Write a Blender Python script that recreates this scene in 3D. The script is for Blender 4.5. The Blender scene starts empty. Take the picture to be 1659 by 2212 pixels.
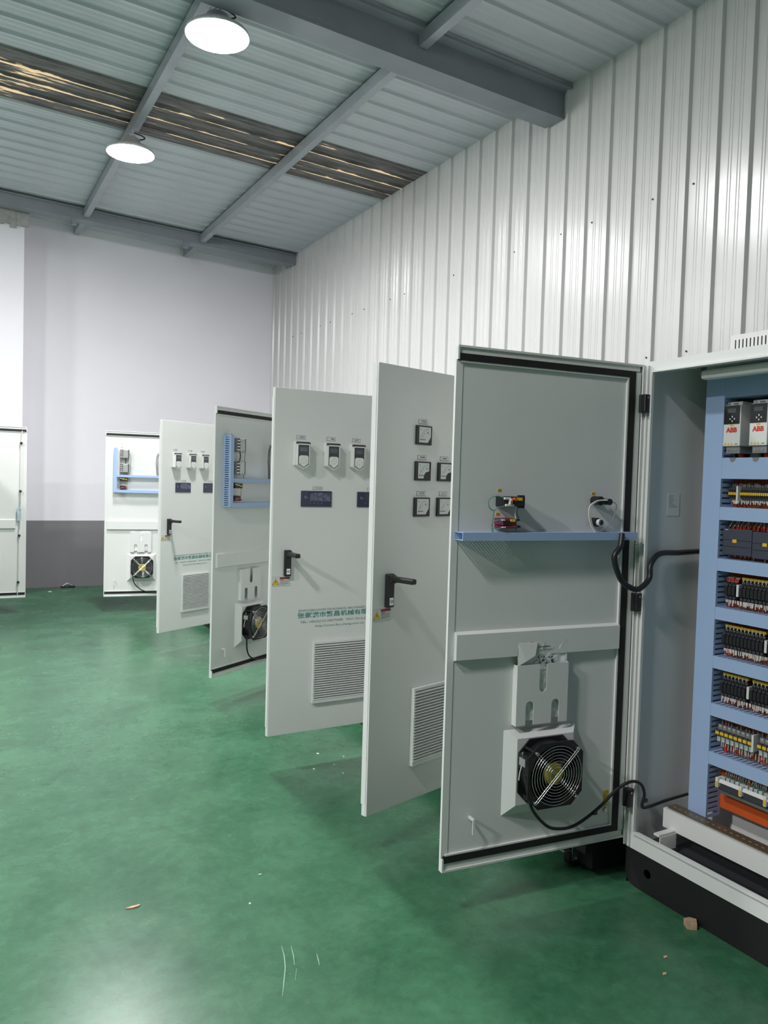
import bpy, bmesh, math, random
from mathutils import Vector, Matrix
random.seed(7)
sc = bpy.context.scene
COL = sc.collection

# ------------------------------------------------------------------ camera
FPX, YAW, PITCH, ROLL, CAMZ = 1686.64, 0.5126, -0.0388, 0.0289, 1.5101
def cam_basis():
    f = Vector((math.sin(YAW)*math.cos(PITCH), math.cos(YAW)*math.cos(PITCH), math.sin(PITCH)))
    r = Vector((math.cos(YAW), -math.sin(YAW), 0)); u = r.cross(f)
    return math.cos(ROLL)*r + math.sin(ROLL)*u, -math.sin(ROLL)*r + math.cos(ROLL)*u, f
_r, _u, _f = cam_basis()
cd = bpy.data.cameras.new('camera'); cam = bpy.data.objects.new('camera', cd); COL.objects.link(cam)
cam.matrix_world = Matrix(((_r.x, _u.x, -_f.x, 0), (_r.y, _u.y, -_f.y, 0), (_r.z, _u.z, -_f.z, CAMZ), (0, 0, 0, 1)))
cd.sensor_fit = 'VERTICAL'; cd.sensor_height = 36.0; cd.lens = 36.0*FPX/2212.0
cd.clip_start = 0.02; cd.clip_end = 100
sc.camera = cam

# ------------------------------------------------------------------ world, exposure
w = bpy.data.worlds.new('world'); sc.world = w; w.use_nodes = True
bg = w.node_tree.nodes['Background']; bg.inputs[0].default_value = (.55, .65, .8, 1); bg.inputs[1].default_value = .25
vs = sc.view_settings
vs.view_transform = 'Standard'; vs.look = 'None'; vs.gamma = 1; vs.use_curve_mapping = False
vs.exposure = 0.9
LAMP_STRENGTH = 180.0
LAMPS = [(1.54, 5.15, 'lamp'), (1.44, 7.41, 'lamp'), (-1.5, 1.2, 'lamp'), (-4.5, 1.2, 'lamp_bright'), (-2.4, 5.15, 'lamp_mid'), (-2.2, 8.2, 'lamp')]  # the bright and mid ones are unseen, added for light from the left

# ------------------------------------------------------------------ materials
def mat(name, col, rough=.5, metal=0., spec=.5, noise=0., nscale=8., emit=None, es=0., coat=0., bump=0., alpha=1., trans=0.):
    m = bpy.data.materials.new(name); m.use_nodes = True
    nt = m.node_tree; b = nt.nodes['Principled BSDF']
    b.inputs['Base Color'].default_value = (*col, 1); b.inputs['Roughness'].default_value = rough
    b.inputs['Metallic'].default_value = metal; b.inputs['Specular IOR Level'].default_value = spec
    b.inputs['Coat Weight'].default_value = coat; b.inputs['Alpha'].default_value = alpha
    b.inputs['Transmission Weight'].default_value = trans
    if emit: b.inputs['Emission Color'].default_value = (*emit, 1); b.inputs['Emission Strength'].default_value = es
    if noise or bump:
        tc = nt.nodes.new('ShaderNodeTexCoord'); n = nt.nodes.new('ShaderNodeTexNoise')
        n.inputs['Scale'].default_value = nscale; n.inputs['Detail'].default_value = 5
        nt.links.new(tc.outputs['Object'], n.inputs['Vector'])
        if noise:
            r = nt.nodes.new('ShaderNodeValToRGB')
            r.color_ramp.elements[0].position = .3; r.color_ramp.elements[1].position = .7
            r.color_ramp.elements[0].color = (*[c*(1-noise) for c in col], 1)
            r.color_ramp.elements[1].color = (*[min(1, c*(1+noise)) for c in col], 1)
            nt.links.new(n.outputs['Fac'], r.inputs['Fac']); nt.links.new(r.outputs['Color'], b.inputs['Base Color'])
        if bump:
            bp = nt.nodes.new('ShaderNodeBump'); bp.inputs['Strength'].default_value = bump; bp.inputs['Distance'].default_value = .01
            nt.links.new(n.outputs['Fac'], bp.inputs['Height']); nt.links.new(bp.outputs['Normal'], b.inputs['Normal'])
    return m

M = {}
M['paint'] = mat('grey_enamel', (.69, .695, .68), .42, noise=.02, nscale=2.5)
M['paint_in'] = mat('grey_enamel_inner', (.69, .695, .68), .45, noise=.02, nscale=2.5)
M['white'] = mat('white_plastic', (.72, .72, .70), .45)
M['black'] = mat('black_plastic', (.012, .012, .014), .42)
M['rubber'] = mat('black_rubber', (.008, .008, .009), .7)
M['plinth'] = mat('black_plinth_paint', (.005, .0055, .006), .6)
M['duct'] = mat('blue_grey_duct', (.35, .47, .70), .45)
M['darkslot'] = mat('dark_recess', (.02, .025, .03), .8)
M['chrome'] = mat('chrome', (.8, .8, .8), .18, 1.)
M['steel'] = mat('zinc_steel', (.55, .55, .55), .35, 1.)
M['yellow'] = mat('yellow_tag', (.80, .50, .02), .5)
M['hub'] = mat('yellow_foil', (.55, .42, .04), .45, noise=.35, nscale=40)
M['navy'] = mat('navy_panel', (.030, .040, .078), .3)
M['lcd'] = mat('grey_screen', (.10, .12, .13), .25)
M['lcd_film'] = mat('wrinkled_film', (.10, .10, .16), .2, noise=.6, nscale=60, bump=.4)
M['darkgrey'] = mat('dark_grey_plastic', (.05, .05, .06), .45)
M['midgrey'] = mat('mid_grey', (.22, .22, .22), .5)
M['ink'] = mat('dark_ink', (.03, .03, .035), .6)
M['labelbg'] = mat('label_paper', (.62, .64, .62), .5)
M['green_ink'] = mat('green_ink', (.035, .24, .21), .6)
M['pale_green_ink'] = mat('pale_green_ink', (.23, .33, .29), .6)
M['red'] = mat('red_ink', (.65, .03, .02), .5)
M['darkred'] = mat('dark_red_ink', (.25, .02, .03), .5)
M['orange'] = mat('orange_paint', (.62, .10, .015), .5, noise=.1, nscale=5)
M['wire'] = mat('brown_wire', (.33, .08, .025), .5, noise=.3, nscale=60)
M['ferrule'] = mat('white_ferrule', (.72, .66, .62), .5)
M['redwire'] = mat('red_wire', (.55, .03, .02), .5)
M['greenwire'] = mat('green_wire', (.10, .25, .22), .5)
M['greywire'] = mat('grey_wire', (.25, .27, .28), .5)
M['plc'] = mat('slate_plastic', (.055, .06, .085), .5)
M['relay'] = mat('relay_black', (.018, .018, .02), .45)
M['clear'] = mat('clear_cover', (.45, .5, .48), .15, noise=.3, nscale=80)
M['maroon'] = mat('maroon_block', (.16, .03, .05), .4)
M['aluminium'] = mat('aluminium_case', (.55, .56, .56), .35, .6, noise=.06, nscale=30)
M['din'] = mat('brown_zinc_rail', (.24, .19, .13), .35, .7)
M['beam'] = mat('grey_steel_paint', (.26, .28, .31), .5, noise=.10, nscale=3)
M['purlin'] = mat('galvanised_purlin', (.36, .39, .42), .4, .35, noise=.08, nscale=4)
M['wallmetal'] = mat('white_corrugated_metal', (.615, .61, .605), .27, 0, .6, noise=.02, nscale=1.5)
M['roofmetal'] = mat('grey_roof_sheet', (.56, .59, .63), .4, .1, noise=.06, nscale=2)
M['plaster'] = mat('white_plaster', (.76, .76, .79), .75, noise=.02, nscale=1.2)
M['dimmed'] = mat('dimmed_plaster', (.20, .20, .21), .8, noise=.05, nscale=1.)  # for the unseen walls, darkened to cut bounced light in the hall
M['concrete'] = mat('grey_concrete', (.42, .42, .41), .85, noise=.25, nscale=9, bump=.5)
M['wood'] = mat('pale_wood', (.42, .30, .19), .7, noise=.2, nscale=50)
M['tan'] = mat('pink_tan_chip', (.62, .36, .24), .7)
M['flake'] = mat('white_flake', (.75, .78, .74), .6)
M['scuff'] = mat('pale_scuff', (.24, .40, .31), .5)
M['film'] = mat('plastic_film', (.80, .81, .81), .18, noise=.18, nscale=35, bump=.7)
M['bluefilm'] = mat('blue_plastic', (.42, .52, .58), .3)
M['lampshell'] = mat('lamp_shell', (.55, .58, .58), .35, .3)
M['lamp'] = mat('lamp_diffuser', (.9, .9, .9), .5, emit=(1., 1., 1.), es=LAMP_STRENGTH)
M['lamp_mid'] = mat('lamp_diffuser_raised', (.9, .9, .9), .5, emit=(1., 1., 1.), es=LAMP_STRENGTH*1.45)  # same lamp, strength raised to brighten pier, back wall and door edges
M['lamp_bright'] = mat('lamp_diffuser_boosted', (.9, .9, .9), .5, emit=(1., 1., 1.), es=LAMP_STRENGTH*2.3)  # same lamp, strength boosted to brighten left-facing surfaces near the camera

def floor_material():
    m = bpy.data.materials.new('green_epoxy'); m.use_nodes = True; nt = m.node_tree; b = nt.nodes['Principled BSDF']
    N = nt.nodes.new; L = nt.links.new
    tc = N('ShaderNodeTexCoord')
    n1 = N('ShaderNodeTexNoise'); n1.inputs['Scale'].default_value = 2.6; n1.inputs['Detail'].default_value = 8; n1.inputs['Roughness'].default_value = .68; n1.inputs['Distortion'].default_value = .3
    n2 = N('ShaderNodeTexNoise'); n2.inputs['Scale'].default_value = 20; n2.inputs['Detail'].default_value = 10; n2.inputs['Roughness'].default_value = .72; n2.inputs['Distortion'].default_value = .35
    mp = N('ShaderNodeMapping'); mp.inputs['Rotation'].default_value = (0, 0, .5); mp.inputs['Scale'].default_value = (60, 5, 1)
    n3 = N('ShaderNodeTexNoise'); n3.inputs['Scale'].default_value = 1.; n3.inputs['Detail'].default_value = 3
    L(tc.outputs['Object'], n1.inputs['Vector']); L(tc.outputs['Object'], n2.inputs['Vector'])
    L(tc.outputs['Object'], mp.inputs['Vector']); L(mp.outputs['Vector'], n3.inputs['Vector'])
    r1 = N('ShaderNodeValToRGB'); e = r1.color_ramp.elements
    e[0].position = .30; e[0].color = (.021, .094, .045, 1); e[1].position = .72; e[1].color = (.056, .172, .090, 1)
    L(n1.outputs['Fac'], r1.inputs['Fac'])
    r2 = N('ShaderNodeValToRGB'); e = r2.color_ramp.elements
    e[0].position = .35; e[0].color = (.76, .75, .76, 1); e[1].position = .7; e[1].color = (1.24, 1.22, 1.24, 1)
    L(n2.outputs['Fac'], r2.inputs['Fac'])
    mx = N('ShaderNodeMix'); mx.data_type = 'RGBA'; mx.blend_type = 'MULTIPLY'; mx.inputs['Factor'].default_value = .8
    L(r1.outputs['Color'], mx.inputs['A']); L(r2.outputs['Color'], mx.inputs['B'])
    r3 = N('ShaderNodeValToRGB'); e = r3.color_ramp.elements
    e[0].position = .70; e[0].color = (0, 0, 0, 1); e[1].position = .80; e[1].color = (.22, .22, .22, 1)
    L(n3.outputs['Fac'], r3.inputs['Fac'])
    mx2 = N('ShaderNodeMix'); mx2.data_type = 'RGBA'; L(r3.outputs['Color'], mx2.inputs['Factor'])
    L(mx.outputs['Result'], mx2.inputs['A']); mx2.inputs['B'].default_value = (.20, .36, .27, 1)
    L(mx2.outputs['Result'], b.inputs['Base Color'])
    rr = N('ShaderNodeMapRange'); rr.inputs['To Min'].default_value = .22; rr.inputs['To Max'].default_value = .32
    L(n1.outputs['Fac'], rr.inputs['Value']); L(rr.outputs['Result'], b.inputs['Roughness'])
    bp = N('ShaderNodeBump'); bp.inputs['Strength'].default_value = .06; bp.inputs['Distance'].default_value = .01
    L(n1.outputs['Fac'], bp.inputs['Height']); L(bp.outputs['Normal'], b.inputs['Normal'])
    b.inputs['Specular IOR Level'].default_value = .45
    return m
M['floor'] = floor_material()

def plaster_two_tone():
    m = bpy.data.materials.new('plaster_grey_dado'); m.use_nodes = True; nt = m.node_tree; b = nt.nodes['Principled BSDF']
    N = nt.nodes.new; L = nt.links.new
    tc = N('ShaderNodeTexCoord'); sp = N('ShaderNodeSeparateXYZ'); L(tc.outputs['Object'], sp.inputs[0])
    n = N('ShaderNodeTexNoise'); n.inputs['Scale'].default_value = 1.3; n.inputs['Detail'].default_value = 4; L(tc.outputs['Object'], n.inputs['Vector'])
    gt = N('ShaderNodeMath'); gt.operation = 'GREATER_THAN'; gt.inputs[1].default_value = .877; L(sp.outputs['Z'], gt.inputs[0])
    mx = N('ShaderNodeMix'); mx.data_type = 'RGBA'; L(gt.outputs[0], mx.inputs['Factor'])
    mx.inputs['A'].default_value = (.215, .205, .22, 1); mx.inputs['B'].default_value = (.87, .845, .90, 1)
    rp = N('ShaderNodeMapRange'); rp.inputs['To Min'].default_value = .94; rp.inputs['To Max'].default_value = 1.05; L(n.outputs['Fac'], rp.inputs['Value'])
    mu = N('ShaderNodeMix'); mu.data_type = 'RGBA'; mu.blend_type = 'MULTIPLY'; mu.inputs['Factor'].default_value = 1
    L(mx.outputs['Result'], mu.inputs['A']); L(rp.outputs['Result'], mu.inputs['B']); L(mu.outputs['Result'], b.inputs['Base Color'])
    b.inputs['Roughness'].default_value = .7
    return m
M['dado'] = plaster_two_tone()

def skylight_material(lines=True):
    # dirty fibreglass rooflight: grime with daylight leaking along the ribs and through bare patches
    m = bpy.data.materials.new('dirty_fibreglass'); m.use_nodes = True; nt = m.node_tree; b = nt.nodes['Principled BSDF']
    N = nt.nodes.new; L = nt.links.new
    tc = N('ShaderNodeTexCoord'); gm = N('ShaderNodeNewGeometry'); sp = N('ShaderNodeSeparateXYZ'); L(tc.outputs['Object'], sp.inputs[0])
    mp = N('ShaderNodeMapping'); mp.inputs['Scale'].default_value = (2.2, 16, 1); L(gm.outputs['Position'], mp.inputs['Vector'])
    n = N('ShaderNodeTexNoise'); n.inputs['Scale'].default_value = 1.4; n.inputs['Detail'].default_value = 7; n.inputs['Roughness'].default_value = .6; L(mp.outputs['Vector'], n.inputs['Vector'])
    # line along each rib
    a = N('ShaderNodeMath'); a.operation = 'SUBTRACT'; a.inputs[1].default_value = .021; L(sp.outputs['Y'], a.inputs[0])
    ab = N('ShaderNodeMath'); ab.operation = 'ABSOLUTE'; L(a.outputs[0], ab.inputs[0])
    ln = N('ShaderNodeMapRange'); ln.inputs['From Min'].default_value = .003; ln.inputs['From Max'].default_value = .017; ln.inputs['To Min'].default_value = .24 if lines else -.02; ln.inputs['To Max'].default_value = -.03; L(ab.outputs[0], ln.inputs['Value'])
    # more bare patches towards the far left of the roof
    sx = N('ShaderNodeSeparateXYZ'); L(gm.outputs['Position'], sx.inputs[0])
    lx = N('ShaderNodeMapRange'); lx.inputs['From Min'].default_value = .2; lx.inputs['From Max'].default_value = 1.2; lx.inputs['To Min'].default_value = .15 if lines else .03; lx.inputs['To Max'].default_value = 0; L(sx.outputs['X'], lx.inputs['Value'])
    s1 = N('ShaderNodeMath'); L(n.outputs['Fac'], s1.inputs[0]); L(ln.outputs['Result'], s1.inputs[1])
    s2 = N('ShaderNodeMath'); L(s1.outputs[0], s2.inputs[0]); L(lx.outputs['Result'], s2.inputs[1])
    rp = N('ShaderNodeValToRGB'); e = rp.color_ramp.elements; e[0].position = .64; e[0].color = (0, 0, 0, 1); e[1].position = .70; e[1].color = (1, 1, 1, 1)
    L(s2.outputs[0], rp.inputs['Fac'])
    mx = N('ShaderNodeMix'); mx.data_type = 'RGBA'; L(rp.outputs['Color'], mx.inputs['Factor'])
    rb = N('ShaderNodeValToRGB'); e = rb.color_ramp.elements; e[0].position = .35; e[0].color = (.075, .068, .070, 1); e[1].position = .65; e[1].color = (.24, .22, .22, 1); L(n.outputs['Fac'], rb.inputs['Fac'])
    L(rb.outputs['Color'], mx.inputs['A']); mx.inputs['B'].default_value = (.6, .48, .32, 1); L(mx.outputs['Result'], b.inputs['Base Color'])
    b.inputs['Emission Color'].default_value = (1, .70, .40, 1)
    ms = N('ShaderNodeMath'); ms.operation = 'MULTIPLY'; ms.inputs[1].default_value = .34; L(rp.outputs['Color'], ms.inputs[0]); L(ms.outputs[0], b.inputs['Emission Strength'])
    b.inputs['Roughness'].default_value = .6
    return m
M['skylight'] = skylight_material()
M['skylight_plain'] = skylight_material(False)

# ------------------------------------------------------------------ mesh helpers
class MB:
    """collects pieces of one mesh, with several materials"""
    def __init__(s): s.v = []; s.f = []; s.mi = []; s.ms = []; s.sm = []
    def _m(s, m):
        if m not in s.ms: s.ms.append(m)
        return s.ms.index(m)
    def add(s, vs, fs, m, smooth=False):
        o = len(s.v); s.v += [tuple(v) for v in vs]; k = s._m(m)
        for f in fs: s.f.append(tuple(i+o for i in f)); s.mi.append(k); s.sm.append(smooth)
        return s
    def box(s, x0, x1, y0, y1, z0, z1, m, bev=0.):
        if x0 > x1: x0, x1 = x1, x0
        if y0 > y1: y0, y1 = y1, y0
        if z0 > z1: z0, z1 = z1, z0
        if bev:
            b = min(bev, (x1-x0)/2.01, (y1-y0)/2.01, (z1-z0)/2.01); bm = bmesh.new()
            bmesh.ops.create_cube(bm, size=1)
            for v in bm.verts: v.co = Vector(((x0+x1)/2+v.co.x*(x1-x0), (y0+y1)/2+v.co.y*(y1-y0), (z0+z1)/2+v.co.z*(z1-z0)))
            bmesh.ops.bevel(bm, geom=bm.edges[:], offset=b, segments=2, affect='EDGES', profile=.5)
            return s.bm(bm, m)
        V = [(x0,y0,z0),(x1,y0,z0),(x1,y1,z0),(x0,y1,z0),(x0,y0,z1),(x1,y0,z1),(x1,y1,z1),(x0,y1,z1)]
        return s.add(V, [(0,3,2,1),(4,5,6,7),(0,1,5,4),(1,2,6,5),(2,3,7,6),(3,0,4,7)], m)
    def bm(s, bm, m, smooth=False):
        bm.verts.index_update(); bmesh.ops.recalc_face_normals(bm, faces=bm.faces[:])
        s.add([v.co[:] for v in bm.verts], [tuple(v.index for v in f.verts) for f in bm.faces], m, smooth); bm.free(); return s
    def prism(s, pts, y0, y1, m, axis='y'):
        """polygon in (a,b) extruded along axis"""
        def P(a, b, c):
            return {'y': (a, c, b), 'x': (c, a, b), 'z': (a, b, c)}[axis]
        n = len(pts); V = [P(a, b, y0) for a, b in pts]+[P(a, b, y1) for a, b in pts]
        F = [tuple(range(n)), tuple(reversed(range(n, 2*n)))]+[(i, i+n, (i+1) % n+n, (i+1) % n) for i in range(n)]
        bm = bmesh.new(); vv = [bm.verts.new(v) for v in V]
        for f in F: bm.faces.new([vv[i] for i in f])
        return s.bm(bm, m)
    def plate(s, outer, holes, y0, y1, m):
        """plate in the xz plane with holes, thickness y0..y1"""
        bm = bmesh.new(); ed = []
        for lp in [outer]+holes:
            vv = [bm.verts.new((a, y0, b)) for a, b in lp]
            ed += [bm.edges.new((vv[i], vv[(i+1) % len(vv)])) for i in range(len(vv))]
        bmesh.ops.triangle_fill(bm, use_beauty=True, edges=ed)
        g = bmesh.ops.extrude_face_region(bm, geom=bm.faces[:])
        for e in g['geom']:
            if isinstance(e, bmesh.types.BMVert): e.co.y = y1
        return s.bm(bm, m)
    def cyl(s, p0, p1, r, m, n=16, r1=None, smooth=True, caps=True):
        p0 = Vector(p0); p1 = Vector(p1); d = (p1-p0).normalized(); r1 = r if r1 is None else r1
        a = d.orthogonal().normalized(); b = d.cross(a)
        V = []
        for p, rr in ((p0, r), (p1, r1)):
            V += [p+(a*math.cos(2*math.pi*i/n)+b*math.sin(2*math.pi*i/n))*rr for i in range(n)]
        s.add(V, [(i, (i+1) % n, (i+1) % n+n, i+n) for i in range(n)], m, smooth)
        if caps: s.add(V, [tuple(reversed(range(n))), tuple(range(n, 2*n))], m)
        return s
    def tube(s, pts, r, m, n=8, sub=4):
        P = [Vector(p) for p in pts]
        if sub > 1 and len(P) > 2:
            Q = []
            for i in range(len(P)-1):
                a = P[max(i-1, 0)]; b = P[i]; c = P[i+1]; d = P[min(i+2, len(P)-1)]
                for k in range(sub):
                    t = k/sub
                    Q.append(.5*((2*b)+(c-a)*t+(2*a-5*b+4*c-d)*t*t+(3*b-a-3*c+d)*t**3))
            Q.append(P[-1]); P = Q
        V = []; up = None
        for i, p in enumerate(P):
            d = (P[min(i+1, len(P)-1)]-P[max(i-1, 0)]).normalized()
            if up is None: up = d.orthogonal().normalized()
            up = (up-d*up.dot(d)).normalized(); b = d.cross(up)
            V += [p+(up*math.cos(2*math.pi*k/n)+b*math.sin(2*math.pi*k/n))*r for k in range(n)]
        F = [(i*n+k, i*n+(k+1) % n, (i+1)*n+(k+1) % n, (i+1)*n+k) for i in range(len(P)-1) for k in range(n)]
        s.add(V, F, m, True); s.add(V, [tuple(reversed(range(n))), tuple(range((len(P)-1)*n, len(P)*n))], m)
        return s
    def ring(s, c, R, r, m, n=40, k=6):
        """torus round the y axis"""
        V = []; F = []
        for i in range(n):
            a = 2*math.pi*i/n
            for j in range(k):
                b = 2*math.pi*j/k; rr = R+r*math.cos(b)
                V.append((c[0]+rr*math.cos(a), c[1]+r*math.sin(b), c[2]+rr*math.sin(a)))
        for i in range(n):
            for j in range(k): F.append((i*k+j, i*k+(j+1) % k, ((i+1) % n)*k+(j+1) % k, ((i+1) % n)*k+j))
        return s.add(V, F, m, True)
    def mesh(s, name, mirror=False):
        me = bpy.data.meshes.new(name)
        V = [(-x, y, z) for x, y, z in s.v] if mirror else s.v
        F = [tuple(reversed(f)) for f in s.f] if mirror else s.f
        me.from_pydata(V, [], F)
        for m in s.ms: me.materials.append(M[m])
        me.polygons.foreach_set('material_index', s.mi); me.polygons.foreach_set('use_smooth', s.sm)
        me.update(); return me
    def build(s, name, parent=None, loc=(0, 0, 0), rz=0., mirror=False):
        return link(name, s.mesh(name, mirror), parent, loc, rz)

def link(name, me, parent=None, loc=(0, 0, 0), rz=0.):
    o = bpy.data.objects.new(name, me); COL.objects.link(o); o.parent = parent; o.location = loc; o.rotation_euler = (0, 0, rz); return o
def empty(name, loc=(0, 0, 0), rz=0.):
    o = link(name, None, None, loc, rz); o.empty_display_size = .1; return o
def tag(o, label=None, cat=None, group=None, kind=None):
    if label: o['label'] = label
    if cat: o['category'] = cat
    if group: o['group'] = group
    if kind: o['kind'] = kind
    return o
_txt = {}
def text_mesh(body, size, m, depth=.0004, align='LEFT', bold=0., width=None):
    """text lying in the xz plane, reading along +x, facing -y"""
    key = (body, size, m, align, bold, width)
    if key in _txt: return _txt[key]
    c = bpy.data.curves.new('lettering', 'FONT'); c.body = body; c.size = size; c.extrude = depth; c.align_x = align; c.offset = bold
    c.resolution_u = 2
    o = bpy.data.objects.new('lettering', c); COL.objects.link(o)
    dg = bpy.context.evaluated_depsgraph_get(); dg.update()
    me = bpy.data.meshes.new_from_object(o.evaluated_get(dg)); bpy.data.objects.remove(o)
    xs = [v.co.x for v in me.vertices] or [0, 1]
    k = (width/(max(xs)-min(xs))) if width else 1.
    for v in me.vertices: v.co = Vector(((v.co.x-(min(xs) if width else 0))*k, -v.co.z, v.co.y))
    me.materials.clear(); me.materials.append(M[m]); me.update()
    _txt[key] = me; return me

def slot(cx, z0, z1, wd, n=6, top=True, bot=True):
    """rounded vertical slot outline"""
    r = wd/2; P = []
    if bot: P += [(cx+r*math.cos(a), z0+r+r*math.sin(a)) for a in [math.pi+math.pi*i/n for i in range(n+1)]]
    else: P += [(cx-r, z0), (cx+r, z0)]
    if top: P += [(cx+r*math.cos(a), z1-r+r*math.sin(a)) for a in [math.pi*i/n for i in range(n+1)]]
    else: P += [(cx+r, z1), (cx-r, z1)]
    return P

# ================================================================== SETTING
X_L, X_R, Y_N, Y_B = -6.0, 4.225, -6.0, 11.014
SL = .035
def roof(x): return 4.64+SL*(X_R-x)
PITCH_P = .2312; Y0P = 3.109-39*PITCH_P          # ribs of wall and roof share this pitch

tag(MB().box(X_L, X_R+.1, Y_N, Y_B+.2, -.1, 0, 'floor').build('floor'), 'green epoxy painted workshop floor', None, kind='structure')
fl = bpy.data.objects['floor']
wb = MB().box(X_L, X_R+.1, Y_B, Y_B+.2, 0, 5.2, 'dado').build('wall_back'); tag(wb, kind='structure')
# protruding pier at the far left of the back wall
MB().box(X_L, .815, 10.5, Y_B, 0, 5.1, 'dado').build('pier', wb)
cap = MB()
random.seed(3)
for i in range(16):
    x = -.2+i*.066
    cap.box(x, x+.07, 10.47-random.random()*.02, 10.5, 4.47-random.random()*.05+.0, 4.64+random.random()*.05, 'concrete')
cap.build('broken_plaster', wb)
tag(MB().box(X_L-.2, X_L, Y_N, Y_B+.2, 0, 5.3, 'dimmed').build('wall_left'), kind='structure')
tag(MB().box(X_L, X_R+.1, Y_N-.2, Y_N, 0, 5.2, 'dimmed').build('wall_front'), kind='structure')

# corrugated right wall: one object per panel
wr = empty('wall_right', (X_R, 0, 0)); tag(wr, kind='structure')
def sheet_profile(h, minor):
    # (y, height) across one panel; the bold rib sits at the start of the panel
    P = [(0, 0), (.012, h), (.030, h), (.042, 0)]
    for c in (.085, .105, .150, .170): P += [(c-.004, 0), (c, minor), (c+.004, 0)]
    return P+[(PITCH_P, 0)]
def wall_panel_mesh():
    P = sheet_profile(.022, .0022); n = len(P)
    V = [(-h, y, 0) for y, h in P]+[(-h, y, 4.645) for y, h in P]+[(.03, y, 0) for y, h in P]+[(.03, y, 4.645) for y, h in P]
    F = [(i, i+n, i+1+n, i+1) for i in range(n-1)]+[(2*n+i, 2*n+i+1, 3*n+i+1, 3*n+i) for i in range(n-1)]
    F += [(n+i, 3*n+i, 3*n+i+1, n+i+1) for i in range(n-1)]
    return MB().add(V, F, 'wallmetal').mesh('wall_panel')
me = wall_panel_mesh()
k = 0
while Y0P+k*PITCH_P < Y_B:
    if Y0P+(k+1)*PITCH_P > Y_N: link('wall_panel', me, wr, (0, Y0P+k*PITCH_P, 0))
    k += 1
scw = MB()
for z in (3.5, 2.42):
    for k in range(0, 60):
        if k % 3 == 2: continue
        y = 3.09-6*PITCH_P+k*PITCH_P*1.32
        if y > 10.8: break
        if abs((y-Y0P) % PITCH_P-.02) < .024: y += .03
        scw.cyl((0, y, z), (-.006, y, z), .0065, 'ink', 8)
tag(scw.build('screw_heads', wr), kind='stuff')

# roof: one object per sheet, three of them are dirty rooflights
ce = empty('ceiling', (0, 0, 0)); tag(ce, kind='structure')
def roof_panel_mesh(m):
    P = sheet_profile(.019, .0018); n = len(P)
    V = []
    for x in (X_L, X_R):
        V += [(x, y, roof(x)-h) for y, h in P]
    for x in (X_L, X_R):
        V += [(x, y, roof(x)+.05) for y, h in P]
    F = [(i, i+n, i+1+n, i+1) for i in range(n-1)]+[(2*n+i, 2*n+i+1, 3*n+i+1, 3*n+i) for i in range(n-1)]
    return MB().add(V, F, m).mesh('roof_sheet')
mr = roof_panel_mesh('roofmetal'); msk = roof_panel_mesh('skylight'); msk0 = roof_panel_mesh('skylight_plain')
k = 0
while Y0P+k*PITCH_P < Y_B+.1:
    y = Y0P+k*PITCH_P
    if y > Y_N-.3:
        sk = 6.75 < y+.01 < 7.6
        o = link('rooflight_sheet' if sk else 'roof_sheet', (msk if y > 6.9 else msk0) if sk else mr, ce, (0, y, 0))
        if sk and y > 6.9: o['label'] = 'grimy dark rooflight sheet with daylight leaking through along the ribs'
    k += 1

# rafters
def rafter(y0, y1, depth, label, far=False):
    r = empty('roof_beam', (0, y0, 0)); tag(r, label, 'beam', 'painted steel roof beams')
    W = y1-y0
    def bar(name, ya, yb, da, db):
        V = []
        for x in (X_L, X_R-.005):
            t = roof(x)
            V += [(x, ya, t-db), (x, yb, t-db), (x, yb, t-da), (x, ya, t-da)]
        bm = bmesh.new(); vv = [bm.verts.new(v) for v in V]
        for f in ((0,1,2,3),(4,7,6,5),(0,4,5,1),(1,5,6,2),(2,6,7,3),(3,7,4,0)): bm.faces.new([vv[i] for i in f])
        return MB().bm(bm, 'beam').build(name, r)
    bar('web', 0, W, .012, depth)
    bar('top_flange', -.09 if not far else -.03, W+.05, .030, .045)
    bar('bottom_flange', -.006, W+.012, depth, depth+.012)
    return r
rafter(4.80, 4.985, .235, 'deep grey steel roof beam nearest the camera, meeting the corrugated wall')
rb = rafter(10.2, 10.36, .15, 'shallow grey steel roof beam close to the far white wall', True)
for x in (1.335, 2.69):
    MB().box(x-.028, x+.028, -.03, .05, roof(x)-.24, roof(x)-.16, 'beam').build('purlin_cleat', rb)
rafter(-.5, -.315, .235, 'grey steel roof beam overhead behind the camera')

# purlins, one piece per bay
def purlin(x, y0, y1, label):
    r = empty('purlin', (x, y0, 0)); t = roof(x)-.0; L = y1-y0
    tag(r, label, 'purlin', 'galvanised roof purlins')
    MB().box(-.032, -.026, 0, L, t-.125, t-.028, 'purlin').build('purlin_web', r)
    MB().box(-.032, .034, 0, L, t-.131, t-.125, 'purlin').build('lower_flange', r)
    MB().box(.028, .034, 0, L, t-.125, t-.100, 'purlin').build('lip', r)
    MB().box(-.032, .034, 0, L, t-.034, t-.028, 'purlin').build('upper_flange', r)
    return r
for x, nm in ((1.47, 'carrying the lamps'), (2.90, 'nearer the corrugated wall')):
    purlin(x, 5.0, 10.19, 'galvanised purlin between the two roof beams, '+nm)
    purlin(x, -.30, 4.79, 'galvanised purlin on the near side of the deep roof beam, '+('left one' if x < 2 else 'right one'))
    purlin(x, 10.37, 11.0, 'short purlin stub between far beam and white wall, '+('left one' if x < 2 else 'right one'))
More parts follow.
